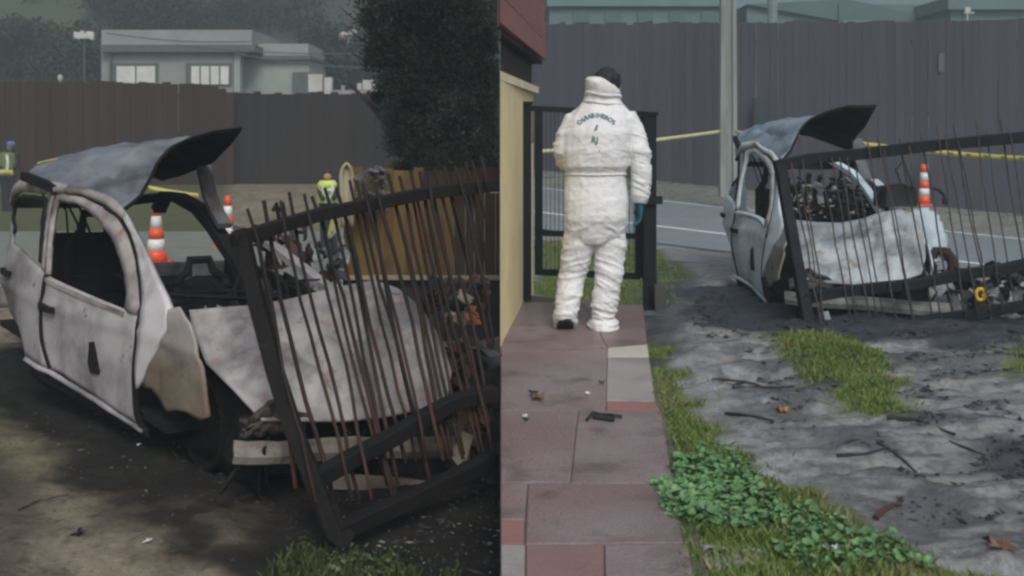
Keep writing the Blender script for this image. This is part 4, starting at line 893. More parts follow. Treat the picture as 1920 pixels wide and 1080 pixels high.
for xt, xb in ((512, 640), (524, 560)):       # bent stubs
    rods.append([g(xt, 395), g(xt + 6, 380), g(xt + 14, 425)])
fallen_gate('fallen black gate with red rusty rods leaning on the hood of the nearer car, left', g(640, 1036), bars, rods, gateblack, gaterod, .036, .0095)
# loose bent sheet hanging on the gate foot
MB().tube([g(612, 950, -.03), g(628, 1000, -.03), g(655, 1020, -.03)], 1, flat=(.05, .012)).build('gate_foot_plate', gateblack)
D.objects['gate_foot_plate'].name = 'foot_plate'; tag(D.objects['foot_plate'], 'dark flat metal plate lying against the foot of the left gate post', 'plate')
random.seed(22)
def YR(px, py):
    t = (px - 1462) / 458; yt = 308 - t * 48; yb = 628 - t * 54; q = (py - yt) / (yb - yt)
    return 8.45 * (1 - q) + 7.78 * q
g2 = lambda px, py, d=0: at(px, py, YR(px, py) + d)
bars = [('post', [g2(1462, 305), g2(1478, 400), g2(1492, 480), g2(1505, 550), g2(1518, 622)], .040),
        ('top_bar', [g2(1452, 312), g2(1520, 298), g2(1620, 288), g2(1720, 276), g2(1800, 268), g2(1930, 256), g2(2010, 250)], .044),
        ('middle_bar', [g2(1508, 560), g2(1570, 548), g2(1640, 540), g2(1720, 532), g2(1800, 515), g2(1880, 505), g2(1990, 480)], .038),
        ('bottom_bar', [g2(1530, 638), g2(1620, 620), g2(1720, 604), g2(1820, 590), g2(1900, 576), g2(2000, 562)], .036)]
rods = []
x = 1484
while x < 2000:
    sl_ = .17 + random.gauss(0, .02); y0 = 308 - (x - 1462) * .105 - (random.uniform(0, 6) if x < 1600 else random.uniform(5, 45)); P = []; dd = random.uniform(.05, .08) * random.choice((-1, 1))
    for k in range(7):
        yy = y0 + (625 - (x - 1500) * .13 - y0) * k / 6; P.append(g2(x + (yy - y0) * sl_ + random.gauss(0, 1.2), yy, dd))
    rods.append(P); x += random.choice((11, 15, 20, 26, 30))
fallen_gate('fallen slate black gate leaning across the front of the smaller car, right', g2(1518, 622), bars, rods, gateblack2, gaterod2, .04, .0062)

# ================================================================== cones
cor = mat('cone_orange', (.75, .10, .03), (.65, .08, .03), 4, rough=.45, bump=.05); cwh = mat('cone_white', (.75, .75, .74), (.6, .6, .6), 4, rough=.5, bump=.05)
def cone(loc, label, h=.88, r0=.155, r1=.045, bs=.42):
    root = empty('traffic_cone', loc); tag(root, label, 'traffic cone', 'orange and white traffic cones')
    rr = lambda z: r1 + (r0 - r1) * (1 - z / h); lv = [.04, .24 * h, .42 * h, .60 * h, .80 * h, h]
    for k, (a, b_) in enumerate(zip(lv[:-1], lv[1:])):
        rings = [[Vector((math.cos(t) * r_, math.sin(t) * r_, z)) for t in np.linspace(0, 2 * math.pi, 17)[:-1]] for z, r_ in ((a, rr(a)), (b_, rr(b_)))]
        MB().loft(rings).build('stripe' if k % 2 else 'cone_body', cwh if k % 2 else cor, root, True)
    MB().box((0, 0, .022), (bs, bs, .044)).build('base', cor, root)
    return root
q = at(293, 405, 16.3); cone((q.x, 16.3, float(zL(q.x, 16.3)) + .016), 'orange and white cone seen through the broken windscreen of the nearer car', .93, .17)
q = at(427, 370, 18.7); cone((q.x, 18.7, float(zL(q.x, 18.7)) + .016), 'farther cone standing just left of the fallen gate corner, left', .9)
q = at(1733, 335, 24); cone((q.x, 24, float(zR(q.x, 24)) + .015), 'cone standing on the road side behind the right gate rods', .93, .125, .075, .27)

# ================================================================== tapes
tapem = mat('barrier_tape', (.62, .56, .16), (.52, .48, .16), 8, rough=.45, bump=.05); tapep = mat('barrier_tape_pale', (.58, .56, .30), (.50, .48, .26), 8, rough=.5, bump=.05)
tapek = mat('tape_print', (.20, .21, .10), rough=.6)
def tape(a, c, Y0, Y1, sag, w, label, m, prints=0):
    V = []; n = 30; o_ = []
    for k in range(n):
        t = k / (n - 1); Y = Y0 + (Y1 - Y0) * t; q = at(a[0] + (c[0] - a[0]) * t, a[1] + (c[1] - a[1]) * t, Y); q.z -= sag * math.sin(t * 3.14)
        tw = .25 * math.sin(t * 5); V += [q + Vector((0, math.sin(tw) * w, math.cos(tw) * w)), q - Vector((0, math.sin(tw) * w, math.cos(tw) * w))]
    root = mk('barrier_tape', V, [(2 * k, 2 * k + 1, 2 * k + 3, 2 * k + 2) for k in range(n - 1)], m, sm=True, solid=.002); tag(root, label, 'tape')
    for k in range(prints):
        t = (k + .5) / prints; t2 = t + .3 / prints; f = lambda t: at(a[0] + (c[0] - a[0]) * t, a[1] + (c[1] - a[1]) * t, Y0 + (Y1 - Y0) * t - .012) - Vector((0, 0, sag * math.sin(t * 3.14)))
        p0, p1 = f(t), f(t2); MB().add([p0 + Vector((0, 0, w * .55)), p0 - Vector((0, 0, w * .55)), p1 - Vector((0, 0, w * .55)), p1 + Vector((0, 0, w * .55))], [(0, 1, 2, 3)]).build('print_mark', tapek, root)
tape((1003, 285), (1357, 246), 20, 23, .03, .035, 'yellow barrier tape stretched from the garden gate to the concrete pole', tapep)
tape((1378, 247), (1500, 252), 22.9, 20, .03, .035, 'short stretch of yellow barrier tape between pole and raised car roof', tapep)
tape((1562, 263), (1960, 300), 15, 12.5, .03, .032, 'yellow printed barrier tape running behind the right gate to the edge', tapem, 12)
tape((-40, 322), (24, 324), 18, 17, .0, .045, 'yellow barrier tape end by the officer at the far left', tapem)
tape((278, 352), (372, 367), 16, 15.4, .01, .035, 'yellow barrier tape seen under the raised roof of the nearer car', tapem)

# ================================================================== people
def remesh(b, name, m, parent, vox, disp=None, sm=True):
    me = D.meshes.new(name); me.from_pydata([tuple(v) for v in b.V], [], b.F); o = D.objects.new(name, me); COL.objects.link(o)
    q = o.modifiers.new('r', 'REMESH'); q.mode = 'VOXEL'; q.voxel_size = vox
    q = o.modifiers.new('s', 'SMOOTH'); q.iterations = 3; q.factor = .5
    dg = bpy.context.evaluated_depsgraph_get(); dg.update(); me2 = D.meshes.new_from_object(o.evaluated_get(dg)); D.objects.remove(o)
    if disp:
        n = len(me2.vertices); co = np.empty(n * 3); no = np.empty(n * 3); me2.vertices.foreach_get('co', co); me2.vertices.foreach_get('normal', no)
        co = co.reshape(-1, 3); no = no.reshape(-1, 3); co += no * disp(co)[:, None]; me2.vertices.foreach_set('co', co.reshape(-1)); me2.update()
    me2.materials.clear(); me2.materials.append(m)
    me2.polygons.foreach_set('use_smooth', [sm] * len(me2.polygons)); o = D.objects.new(name, me2); link(o, parent); return o
def ring(c, rx, ry, n=20, M=None):
    out = []
    for k in range(n):
        a = 2 * math.pi * k / n; v = Vector((math.cos(a) * rx, math.sin(a) * ry, 0))
        if M is not None: v = M @ v
        out.append(Vector(c) + v)
    return out
skin = mat('skin', (.42, .24, .17), (.36, .2, .14), 8, rough=.6, bump=.05); hairm = mat('black_hair', (.010, .012, .018), (.02, .022, .03), 30, rough=.6, bump=.5, bscale=120, stretch=(1, 1, .3))
# --- investigator in white coverall
SX = .00365; IY = 7.3
inv = empty('person', ((1116 - 960) * SX, IY, float(zR(.57, IY)) + .035)); tag(inv, 'person in white hooded coverall walking away along the paved path, teal gloves', 'person')
oz = inv.location
def I(px, py, dy=0): return Vector(((px - 960) * SX - oz.x, dy, CAMH - (py - HY) * SX - oz.z))
b = MB()
b.loft([ring(I(cx, py, dy), rx * SX, ry, 24) for py, cx, rx, dy, ry in ((455, 1114, 42, 0, .12), (440, 1115, 55, -.005, .145), (410, 1117, 60, -.02, .172), (380, 1118, 60, -.015, .168), (350, 1117, 58, 0, .155), (330, 1117, 56, 0, .147), (322, 1117, 57, 0, .150), (312, 1117, 62, -.01, .168), (285, 1118, 66, -.02, .172), (250, 1121, 69, -.02, .17), (225, 1124, 66, 0, .155), (208, 1127, 55, .01, .135), (198, 1129, 43, .02, .12), (190, 1130, 36, .03, .105), (175, 1131, 34, .03, .10))])
b.loft([ring(I(cx, py, dy), rx * SX, ry, 20) for py, cx, rx, dy, ry in ((205, 1129, 38, .02, .11), (188, 1131, 34, .03, .108), (178, 1132, 33, .03, .106), (172, 1131, 34, .02, .108), (162, 1126, 30, -.01, .085), (152, 1119, 23, -.035, .06), (145, 1113, 14, -.04, .035))])
def limb(b, pts, n=16):
    pts = [(p[0], p[1], p[2], p[3] * .93) for p in pts]      # pts: (px,py,dy,r_px)
    b.tube([I(p[0], p[1], p[2]) for p in pts], [p[3] * SX for p in pts], n)
limb(b, [(1150, 222, 0, 20), (1176, 228, 0, 25), (1190, 250, -.01, 24), (1196, 285, -.02, 23), (1201, 315, -.02, 21), (1202, 345, -.01, 20.5), (1200, 368, 0, 18), (1199, 380, .0, 14)])
limb(b, [(1095, 222, 0, 20), (1075, 230, 0, 24), (1064, 255, -.01, 23), (1058, 282, 0, 21), (1060, 300, .06, 19), (1066, 306, .16, 18), (1075, 300, .26, 15)])
limb(b, [(1140, 430, 0, 33), (1143, 455, 0, 32), (1143, 490, .01, 30), (1142, 515, .0, 28), (1137, 545, 0, 26.5), (1133, 570, -.01, 26), (1131, 592, 0, 24), (1130, 600, 0, 20)])
limb(b, [(1090, 430, 0, 33), (1086, 455, 0, 32), (1079, 490, .03, 29), (1075, 512, .05, 27), (1070, 540, .02, 26), (1064, 562, -.03, 25), (1061, 582, -.06, 22), (1061, 588, -.06, 18)])
def folds(co):
    x, y, z = co[:, 0], co[:, 1], co[:, 2]; zz = z + .0
    a = fbm(x * 9 + y * 5 + 3, zz * 22 + x * 7 * np.sign(x), 101, 3) - .5
    leg = 1 - smooth(zz, .55, .9); low = 1 - smooth(zz, .15, .4)
    arm = smooth(np.abs(x - .01), .21, .27) * smooth(zz, .85, .95)
    t = fbm(x * 6 + 7, zz * 7 + y * 6, 103, 3) - .5
    fine = fbm(x * 26 + y * 20, zz * 34, 107, 3) - .5
    ridge = -np.abs(fbm(x * 7 + zz * 4, zz * 6 - x * 9 + y * 6, 109, 2) - .5) * 2 + .35
    cr = -np.abs(fbm(x * 12 + y * 8, zz * 30 + x * 10 * np.sign(x), 113, 3) - .5) * 2 + .3
    wq = fbm(x * 3, zz * 3, 131) * 1.6
    r1 = (1 - np.abs(2 * fbm(x * 7 + zz * 5 + wq, y * 7 + zz * 9 - x * 4, 121, 2) - 1)) ** 6; r2 = (1 - np.abs(2 * fbm(x * 5 * np.sign(x) + zz * 14 + wq, y * 6 - zz * 3, 123, 2) - 1)) ** 6
    return -.003 + .7 * r1 * (.004 + .004 * leg) + r2 * (.009 * leg + .008 * arm + .002) + a * (.006 * leg + .010 * low + .008 * arm) + t * .006 + fine * .003 + ridge * .010 * (1 - low) + cr * (.012 * low + .008 * arm + .004)
suitm = mat('white_coverall', (.70, .72, .73), (.64, .65, .66), 3, (.55, .50, .45), .62, 1.6, rough=.62, bump=.35, bscale=26)
suit = remesh(b, 'coverall', suitm, inv, .0065, folds)
MB().tube([I(1060 + 57 + 57.5 * math.cos(a), 326, .152 * math.sin(a)) for a in np.linspace(0, 2 * math.pi, 30)], .006, 6).build('waist_elastic', suitm, inv, True)
# head: skin under hood + hair
hb = MB(); hb.ball(I(1137, 160, .065), (.082, .102, .118), 20, 14); hb.ball(I(1163, 165, .08), (.012, .02, .028), 8, 6)
hb.ball(I(1152, 168, .165), (.016, .02, .02), 8, 6); hb.loft([ring(I(1134, 190, .04), .055, .06, 14), ring(I(1136, 165, .05), .055, .06, 14)])
remesh(hb, 'head', skin, inv, .007)
for zz_, rr_, tl in ((195, 36.5, .10), (178, 33.5, .16)):
    MB().tube([I(1131 + rr_ * math.cos(a), zz_ + 4 * math.sin(a * 1.0 + tl * 9) + 1.5 * math.sin(3 * a), .025 + (rr_ * SX * .92) * math.sin(a)) for a in np.linspace(0, 2 * math.pi, 40)], [.009 + .003 * math.sin(k_ * .9) for k_ in range(40)], 8).build('collar_fold', suitm, inv, True)
hb = MB(); hb.ball(I(1139, 152, .045), (.094, .112, .098), 20, 14)
remesh(hb, 'hair', hairm, inv, .006, lambda c: (fbm(c[:, 0] * 60, c[:, 2] * 18 + c[:, 1] * 60, 5, 3) - .5) * .022)
for px, dy in ((1151, .155), (1160, .15)): MB().ball(I(px, 159, dy), (.008, .008, .006), 8, 6).build('eye', mat('eye_dark', (.03, .02, .02)), inv)
# gloved hand with five fingers, right (hanging)
glm = mat('teal_glove', (.01, .13, .16), (.01, .10, .13), 6, rough=.4, bump=.1)
def hand(c, dirs, side):
    b = MB(); c = Vector(c); d, out, back = dirs   # d: finger direction, out: thumb side, back: back of hand
    M = Matrix((out, back, d)).transposed()
    b.loft([[c + M @ v for v in ring((0, 0, z), rx, ry, 12)] for z, rx, ry in ((-.03, .027, .021), (.0, .033, .02), (.045, .041, .018), (.085, .040, .015))])
    for k, (o, ln) in enumerate(((.029, .068), (.010, .078), (-.010, .072), (-.028, .056))):
        b.tube([c + M @ Vector((o, 0, .07)), c + M @ Vector((o, -.006, .085 + ln * .4)), c + M @ Vector((o * .95, -.022, .085 + ln * .75)), c + M @ Vector((o * .9, -.042, .085 + ln * .95))], [.0105, .0098, .0092, .0075], 8)
    b.tube([c + M @ Vector((.026, 0, .015)), c + M @ Vector((.048, -.010, .045)), c + M @ Vector((.052, -.022, .08))], [.014, .0115, .009], 8)
    return b
h1 = hand(I(1200, 382, 0), (Vector((0, .1, -1)).normalized(), Vector((-.2, 1, .1)).normalized(), Vector((1, .2, 0)).normalized()), 1); remesh(h1, 'glove', glm, inv, .0035)
h2 = hand(I(1077, 299, .27), (Vector((.3, .9, .1)).normalized(), Vector((.2, -.1, 1)).normalized(), Vector((-.9, .3, .1)).normalized()), 1); remesh(h2, 'glove', glm, inv, .004)
# shoe covers: right flat, left with raised heel showing dark sole
sb = MB(); sb.loft([ring(I(1130, 598, .0), .085, .09, 18), ring(I(1131, 606, .03), .105, .14, 18), ring(I(1131, 614, .05), .112, .17, 18), ring(I(1131, 620, .05), .10, .16, 18)])
remesh(sb, 'shoe_cover', suitm, inv, .008, lambda c: (fbm(c[:, 0] * 16, c[:, 2] * 50, 7, 3) - .5) * .03)
M = Matrix.Rotation(-.55, 3, 'X'); sb = MB(); sb.loft([[I(1060, 588, -.03) + M @ v for v in ring((0, dy, z), rx, ry, 18)] for z, rx, ry, dy in ((.03, .07, .085, 0), (-.0, .085, .13, .03), (-.04, .085, .155, .05), (-.065, .07, .14, .05))])
remesh(sb, 'shoe_cover', suitm, inv, .008, lambda c: (fbm(c[:, 0] * 16, c[:, 2] * 50, 8, 3) - .5) * .025)
sb = MB(); sb.loft([[I(1060, 588, -.03) + M @ v for v in ring((0, dy, z), rx, ry, 18)] for z, rx, ry, dy in ((-.060, .062, .135, .05), (-.078, .055, .125, .05))]); sb.build('shoe_sole', mat('sole', (.03, .03, .035)), inv)
# printing on the back
inkm = mat('blue_grey_ink', (.10, .17, .20), (.13, .2, .23), 20, rough=.8, bump=0)
from mathutils.bvhtree import BVHTree
bvh = BVHTree.FromPolygons([v.co for v in suit.data.vertices], [p.vertices[:] for p in suit.data.polygons])
bd = MB()
def glyph(ch, px, py, size, rot=0):
    cu = D.curves.new('t', 'FONT'); cu.body = ch; cu.size = size; cu.align_x = 'CENTER'; cu.align_y = 'CENTER'; cu.resolution_u = 2; cu.offset = .0022
    o = D.objects.new('t', cu); COL.objects.link(o); dg = bpy.context.evaluated_depsgraph_get(); dg.update(); me = D.meshes.new_from_object(o.evaluated_get(dg)); c = I(px, py)
    V = []
    for v in me.vertices:
        a = v.co.x * math.cos(rot) - v.co.y * math.sin(rot); b_ = v.co.x * math.sin(rot) + v.co.y * math.cos(rot)
        h = bvh.ray_cast(Vector((c.x + a, -1, c.z + b_)), Vector((0, 1, 0))); y = (h[0].y if h[0] else -.17) - .004; V.append((c.x + a, y, c.z + b_))
    bd.add(V, [tuple(p.vertices) for p in me.polygons]); D.objects.remove(o); D.curves.remove(cu)
txt = 'CARABINEROS'
for k, ch in enumerate(txt):
    t = (k - 5) / 5; glyph(ch, 1115 + t * 31.5, 217 + 13 * t * t, .042, -t * .38)
glyph('/', 1113, 240, .05, -.1); glyph('/', 1115.5, 240, .05, -.1); glyph('RJ', 1111, 262, .056, -.12); glyph('.', 1119, 278, .05)
bd.build('back_lettering', inkm, inv)

def small_person(root, Y, fn, pose, cloth, label):
    tag(root, label, 'person')
# --- bending person in hi-vis vest by the cream sheet
hv = mat('hivis_yellow', (.60, .75, .10), (.5, .65, .09), 5, rough=.6, bump=.2); rf = mat('reflective_stripe', (.65, .70, .62), rough=.4); navy = mat('dark_uniform', (.015, .017, .022), (.025, .027, .03), 6, rough=.8)
Yp = 18.7; p1 = empty('person', (at(616, 300, Yp).x, Yp, float(zL(-3.2, Yp)) + .016)); tag(p1, 'person in yellow green reflective vest bending forward by the cream sheet', 'person')
s = Yp / F; J = lambda px, py, dy=0: at(px, py, Yp + dy) - p1.location
b = MB(); b.tube([J(614, 385, .1), J(614, 362, .0), J(613, 345, -.08), J(614, 338, -.1)], [.15, .155, .165, .11], 14)
b.tube([J(600, 342, -.05), J(601, 362, -.12), J(606, 374, -.3)], [.065, .055, .045], 10); b.tube([J(628, 342, -.05), J(632, 360, -.12), J(624, 374, -.3)], [.065, .055, .045], 10)
b.tube([J(608, 380, .1), J(607, 415, .05), J(607, 459, .08)], [.10, .075, .06], 10); b.tube([J(621, 380, .1), J(623, 415, .05), J(623, 459, .08)], [.10, .075, .06], 10)
b.tube([J(614, 340, -.1), J(614, 334, -.12)], [.06, .055], 10); b.ball(J(614, 327, -.13), (.085, .1, .11), 14, 10)
b.ball(J(607, 461, .02), (.05, .13, .04), 10, 6); b.ball(J(623, 461, .02), (.05, .13, .04), 10, 6)
remesh(b, 'body', navy, p1, .02)
b = MB(); b.loft([ring(J(614, py, dy), rx, ry, 16) for py, dy, rx, ry in ((380, .05, .17, .18), (362, .0, .175, .18), (346, -.08, .185, .17), (338, -.1, .13, .12))]); remesh(b, 'vest', hv, p1, .018)
for q in (356, 368): b = MB(); b.tube([J(614 + 9.8 * 2 * math.cos(a) * .98, q, -.03 + .19 * math.sin(a)) for a in np.linspace(0, 6.283, 20)], 1, flat=(.006, .022)).build('reflective_band', rf, p1)
for a_ in ((604, 340, 609, 380), (625, 340, 620, 380)): MB().tube([J(a_[0], a_[1], -.22), J((a_[0] + a_[2]) / 2, (a_[1] + a_[3]) / 2, -.235), J(a_[2], a_[3], -.2)], 1, flat=(.02, .008)).build('reflective_band', rf, p1)
MB().ball(J(614, 330, -.145), (.075, .092, .098), 14, 10).build('face', skin, p1, True); MB().ball(J(614, 325, -.115), (.084, .096, .085), 14, 10).build('hair', hairm, p1, True)
# --- officer at far left
Yp2 = 24.; p2 = empty('person', (at(16, 300, Yp2).x, Yp2, float(zL(-11, Yp2)))); tag(p2, 'distant person with blue cap and yellow green vest at the far left edge', 'person')
J = lambda px, py, dy=0: at(px, py, Yp2 + dy) - p2.location
b = MB(); b.loft([ring(J(15, py), rx, ry, 14) for py, rx, ry in ((335, .17, .13), (318, .18, .13), (300, .19, .13), (288, .2, .12), (284, .12, .1), (280, .06, .06))])
b.tube([J(0, 288), J(-3, 305), J(2, 318, -.15)], [.06, .055, .05], 8); b.tube([J(30, 288), J(33, 305), J(27, 318, -.15)], [.06, .055, .05], 8)
b.tube([J(10, 330), J(9, 365), J(9, 408)], [.1, .08, .06], 8); b.tube([J(21, 330), J(22, 365), J(22, 408)], [.1, .08, .06], 8); b.ball(J(20, 275), (.09, .1, .11), 12, 8)
remesh(b, 'body', navy, p2, .022)
b = MB(); b.loft([ring(J(15, py), rx, ry, 14) for py, rx, ry in ((328, .19, .15), (300, .205, .15), (288, .2, .135), (285, .13, .11))]); remesh(b, 'vest', mat('hivis_dull', (.14, .19, .07), (.09, .12, .05), 5), p2, .02)
b = MB(); b.tube([J(13, 290, -.16), J(15, 305, -.17), J(13, 322, -.16)], 1, flat=(.03, .01)); b.build('reflective_band', rf, p2)
b = MB(); b.ball(J(21, 270), (.10, .11, .07), 12, 8); b.box(J(21, 273, -.1), (.14, .12, .02)); b.build('cap', mat('blue_cap', (.10, .17, .34)), p2); MB().ball(J(20, 276, -.03), (.075, .09, .09), 12, 8).build('face', skin, p2, True)
# leaning yellow post with dark bands seen between the rods
yp = empty('marker_post', at(637, 515, 8.4)); tag(yp, 'narrow yellow green pointed marker post with dark bands between the gate rods', 'post')
pts = [(626, 412), (622, 440), (624, 470), (630, 500), (635, 516)]; V = []
for (px, py), w_ in zip(pts, (8, 12, 13, 8, 2)):
    for sx_, dy in ((-1, 0), (1, 0), (1, .04), (-1, .04)): V.append(at(px + sx_ * w_ * .7, py, 8.4) + Vector((0, dy, 0)) - yp.location)
mk('blade', V, [(i * 4 + j, i * 4 + (j + 1) % 4, i * 4 + 4 + (j + 1) % 4, i * 4 + 4 + j) for i in range(4) for j in range(4)] + [(3, 2, 1, 0), (16, 17, 18, 19)], mat('dull_yellow_green', (.36, .36, .12), (.28, .28, .1), 5), yp)
for py in (450, 478): MB().box(at(624, py, 8.38) - yp.location, (.085, .012, .014), Matrix.Rotation(.25, 3, 'Y')).build('band', char, yp)

# ================================================================== right place: yellow house corner with eaves
ym = mat('yellow_render', (.82, .70, .40), (.78, .66, .38), 1.5, (.68, .58, .33), .62, 3, rough=.9, bump=.2, bscale=50); ymc = mat('wall_cap_pale', (.80, .74, .52), (.7, .63, .42), 3, rough=.9)
wroot = empty('garden_wall', (0, 6.7, .13)); tag(wroot, 'cream yellow rendered wall along the left of the paved walkway', 'wall')
def quadprism(pts, z0, z1): 
    n = len(pts); V = [(x, y, z0) for x, y in pts] + [(x, y, z1) for x, y in pts]
    return MB().add(V, [tuple(range(n))[::-1], tuple(range(n, 2 * n))] + [(i, (i + 1) % n, n + (i + 1) % n, n + i) for i in range(n)])
def rel(b, root): b.V = [tuple(Vector(v) - root.location) for v in b.V]; return b
rel(quadprism([(-.0735, 6.68), (.19, 9.45), (-.09, 9.45)], -.1, 1.80), wroot).build('wall_face', ym, wroot)
rel(quadprism([(-.0737, 6.70), (.235, 9.40), (.235, 9.56), (-.095, 9.56)], 1.803, 1.86), wroot).build('coping', ymc, wroot)
MB().box(Vector((.178, 9.1, 1.55)) - wroot.location, (.02, .06, .36)).build('hinge_plate', mat('brass_plate', (.18, .15, .06)), wroot)
rr = empty('house_eaves', (.1, 8, 2.1)); tag(rr, 'reddish brown timber eaves and dark soffit overhanging the yellow wall', 'roof')
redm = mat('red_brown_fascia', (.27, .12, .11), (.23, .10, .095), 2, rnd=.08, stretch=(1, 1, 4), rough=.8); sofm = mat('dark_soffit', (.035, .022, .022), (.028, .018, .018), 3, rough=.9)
def fascia(z0, z1, dx): return rel(quadprism([(-.0667, 6.05), (.300 + dx, 9.4), (.270 + dx, 9.4), (-.09, 6.4)], z0, z1), rr)
for k in range(5): fascia(2.10 + k * .16, 2.10 + k * .16 + .154, -.006 * k + .004 * (k % 2)).build('fascia_board', redm, rr)
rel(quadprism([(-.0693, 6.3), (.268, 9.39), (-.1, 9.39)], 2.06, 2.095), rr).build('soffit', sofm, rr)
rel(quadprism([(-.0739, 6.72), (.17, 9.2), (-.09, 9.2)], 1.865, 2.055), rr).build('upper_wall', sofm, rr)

# walkway of slabs
wk = empty('walkway', (.3, 5, .1)); wk['kind'] = 'structure'
slabm = mat('red_concrete_slab', (.205, .138, .138), (.165, .118, .120), 1.6, (.225, .19, .195), .56, 1.3, rough=.42, rnd=.05, bump=.6, bscale=55, c4=(.095, .075, .072), t4=.60, s4=3.5)
slabm2 = mat('grey_concrete_slab', (.30, .28, .275), (.24, .22, .22), 2, (.2, .15, .145), .6, 2, rough=.75, bump=.4, bscale=70); slabr2 = mat('dull_red_slab', (.23, .145, .14), (.20, .12, .115), 3, rough=.8, bump=.4, bscale=60); slabr = mat('brick_red_slab', (.27, .13, .115), (.22, .12, .11), 3, rough=.8, bump=.4, bscale=60)
whs = mat('pale_threshold', (.47, .45, .41), (.38, .36, .33), 4, rough=.85, bump=.2)
zw = .13
def slabp(quad, m, nm='slab', z=zw, th=.08, jit=.0015):
    P = [gp(px, py, lambda X, Y: z) for px, py in quad]
    P = [(max(x, SEAM * y + .002), y) for x, y in P]; cx = sum(p[0] for p in P) / 4; cy = sum(p[1] for p in P) / 4
    P = [(x + (cx - x) * .0015 / max(abs(cx - x), .004), y + (cy - y) * .002 / max(abs(cy - y), .005)) for x, y in P]
    zz = z + random.uniform(-jit, jit); b = MB(); n = 4
    V = [(x, y, zz - th) for x, y in P] + [(x, y, zz - .003) for x, y in P] + [(x + (cx - x) * .012, y + (cy - y) * .012, zz) for x, y in P]
    V = [tuple(Vector(v) - wk.location) for v in V]
    return mk(nm, V, [(3, 2, 1, 0), (8, 9, 10, 11)] + [(i, (i + 1) % 4, 4 + (i + 1) % 4, 4 + i) for i in range(4)] + [(4 + i, 4 + (i + 1) % 4, 8 + (i + 1) % 4, 8 + i) for i in range(4)], m, wk)
random.seed(9)
# rows from far to near (top_y, bottom_y) with edge x of the right side, columns at joints
slabp([(900, 660), (1140, 652), (1092, 566), (940, 566)], slabm); slabp([(1140, 652), (1214, 646), (1206, 572), (1092, 566)], slabr if 0 else slabm)
slabp([(900, 769), (1137, 769), (1140, 653), (900, 660)], slabm)
slabp([(1137, 750), (1229, 752), (1217, 670), (1139, 670)], slabm2); slabp([(1139, 668), (1217, 668), (1214, 646), (1140, 646)], whs, jit=.002)
slabp([(1137, 768), (1239, 770), (1229, 754), (1137, 752)], slabr)
slabp([(900, 905), (1070, 905), (1085, 770), (900, 770)], slabm); slabp([(1070, 905), (1262, 905), (1240, 770), (1085, 770)], slabm)
slabp([(900, 974), (985, 974), (990, 906), (900, 906)], slabm); slabp([(985, 1020), (1282, 1018), (1262, 906), (990, 906)], slabm)
slabp([(900, 1018), (984, 1018), (984, 975), (900, 975)], slabr)
slabp([(880, 1130), (985, 1130), (985, 1021), (880, 1020)], slabm2); slabp([(986, 1130), (1135, 1130), (1132, 1021), (986, 1021)], slabr2); slabp([(1136, 1130), (1310, 1130), (1290, 1020), (1133, 1021)], slabm)
slabp([(1310, 1060), (1440, 1062), (1440, 1030), (1290, 1018)], slabm2, 'broken_slab', .12)
P = [(SEAM * 9 + .002, 9.0), (.93, 8.1), (.66, 4.0), (.56, 2.7), (SEAM * 2.7 + .002, 2.7)]
V = [(x_, y_, z_) for z_ in (.02, zw - .007) for x_, y_ in P]; V = [tuple(Vector(v) - wk.location) for v in V]
mk('mortar_bed', V, [(0, 1, 2, 3, 4)[::-1], (5, 6, 7, 8, 9)] + [(i, (i + 1) % 5, 5 + (i + 1) % 5, 5 + i) for i in range(5)][1:4], mat('mortar', (.10, .085, .08), (.06, .075, .04), 5, rough=.9), wk)
# dirt bed under and beyond the slabs comes from the ground sheet

# open garden gate and its posts
gk = mat('gate_paint_black', (.006, .009, .012), (.010, .014, .017), 5, rough=.65, spec=.2, bump=.2)
gg = empty('garden_gate', at(1104, 555, 8.5)); tag(gg, 'black metal garden gate with thin wire infill behind the person', 'gate')
def bar(px0, py0, px1, py1, Y, w, nm, Y1=None, d=None): return MB().tube([at(px0, py0, Y) - gg.location, at(px1, py1, Y1 or Y) - gg.location], 1, flat=(w, d or w)).build(nm, gk, gg)
bar(1010, 205, 1010, 515, 8.55, .032, 'stile'); bar(1198, 380, 1198, 520, 8.55, .03, 'stile')
bar(996, 203, 1226, 215, 8.6, .022, 'top_rail'); bar(1012, 510, 1200, 518, 8.55, .024, 'bottom_rail'); bar(1014, 437, 1200, 443, 8.55, .022, 'middle_rail')
for k, px in enumerate(list(range(1024, 1066, 8)) + list(range(1172, 1196, 8))): bar(px, 208, px, 508, 8.57, .0022, 'wire')
def gpost(px, pt, pb, Y, w, label, m=gk, extra=False):
    r = empty('gate_post', at(px, pb, Y)); tag(r, label, 'post', 'black garden gate posts')
    h = (pb - pt) / F * Y; MB().box((0, 0, h / 2), (w, w, h)).build('shaft', m, r); MB().box((0, 0, h + .012), (w * 1.25, w * 1.25, .024)).build('cap', m, r)
    if extra: MB().box((.03, -.05, h * .565), (.12, .06, .06)).build('latch', m, r); MB().box((-.07, 0, h - .04), (.18, .05, .07)).build('hinge_arm', m, r)
    return r
gpost(986, 196, 562, 8.4, .085, 'thick black gate post against the end of the yellow wall')
gpost(1218, 216, 580, 8.3, .095, 'black gate post with latch to the right of the person', extra=True)
q = at(1237, 576, 8.15); tag(MB().box(q + Vector((0, 0, .08)), (.085, .1, .17)).build('concrete_block', mat('dark_block', (.06, .065, .06), rough=.9)), 'short dark block at the foot of the right gate post', 'block')

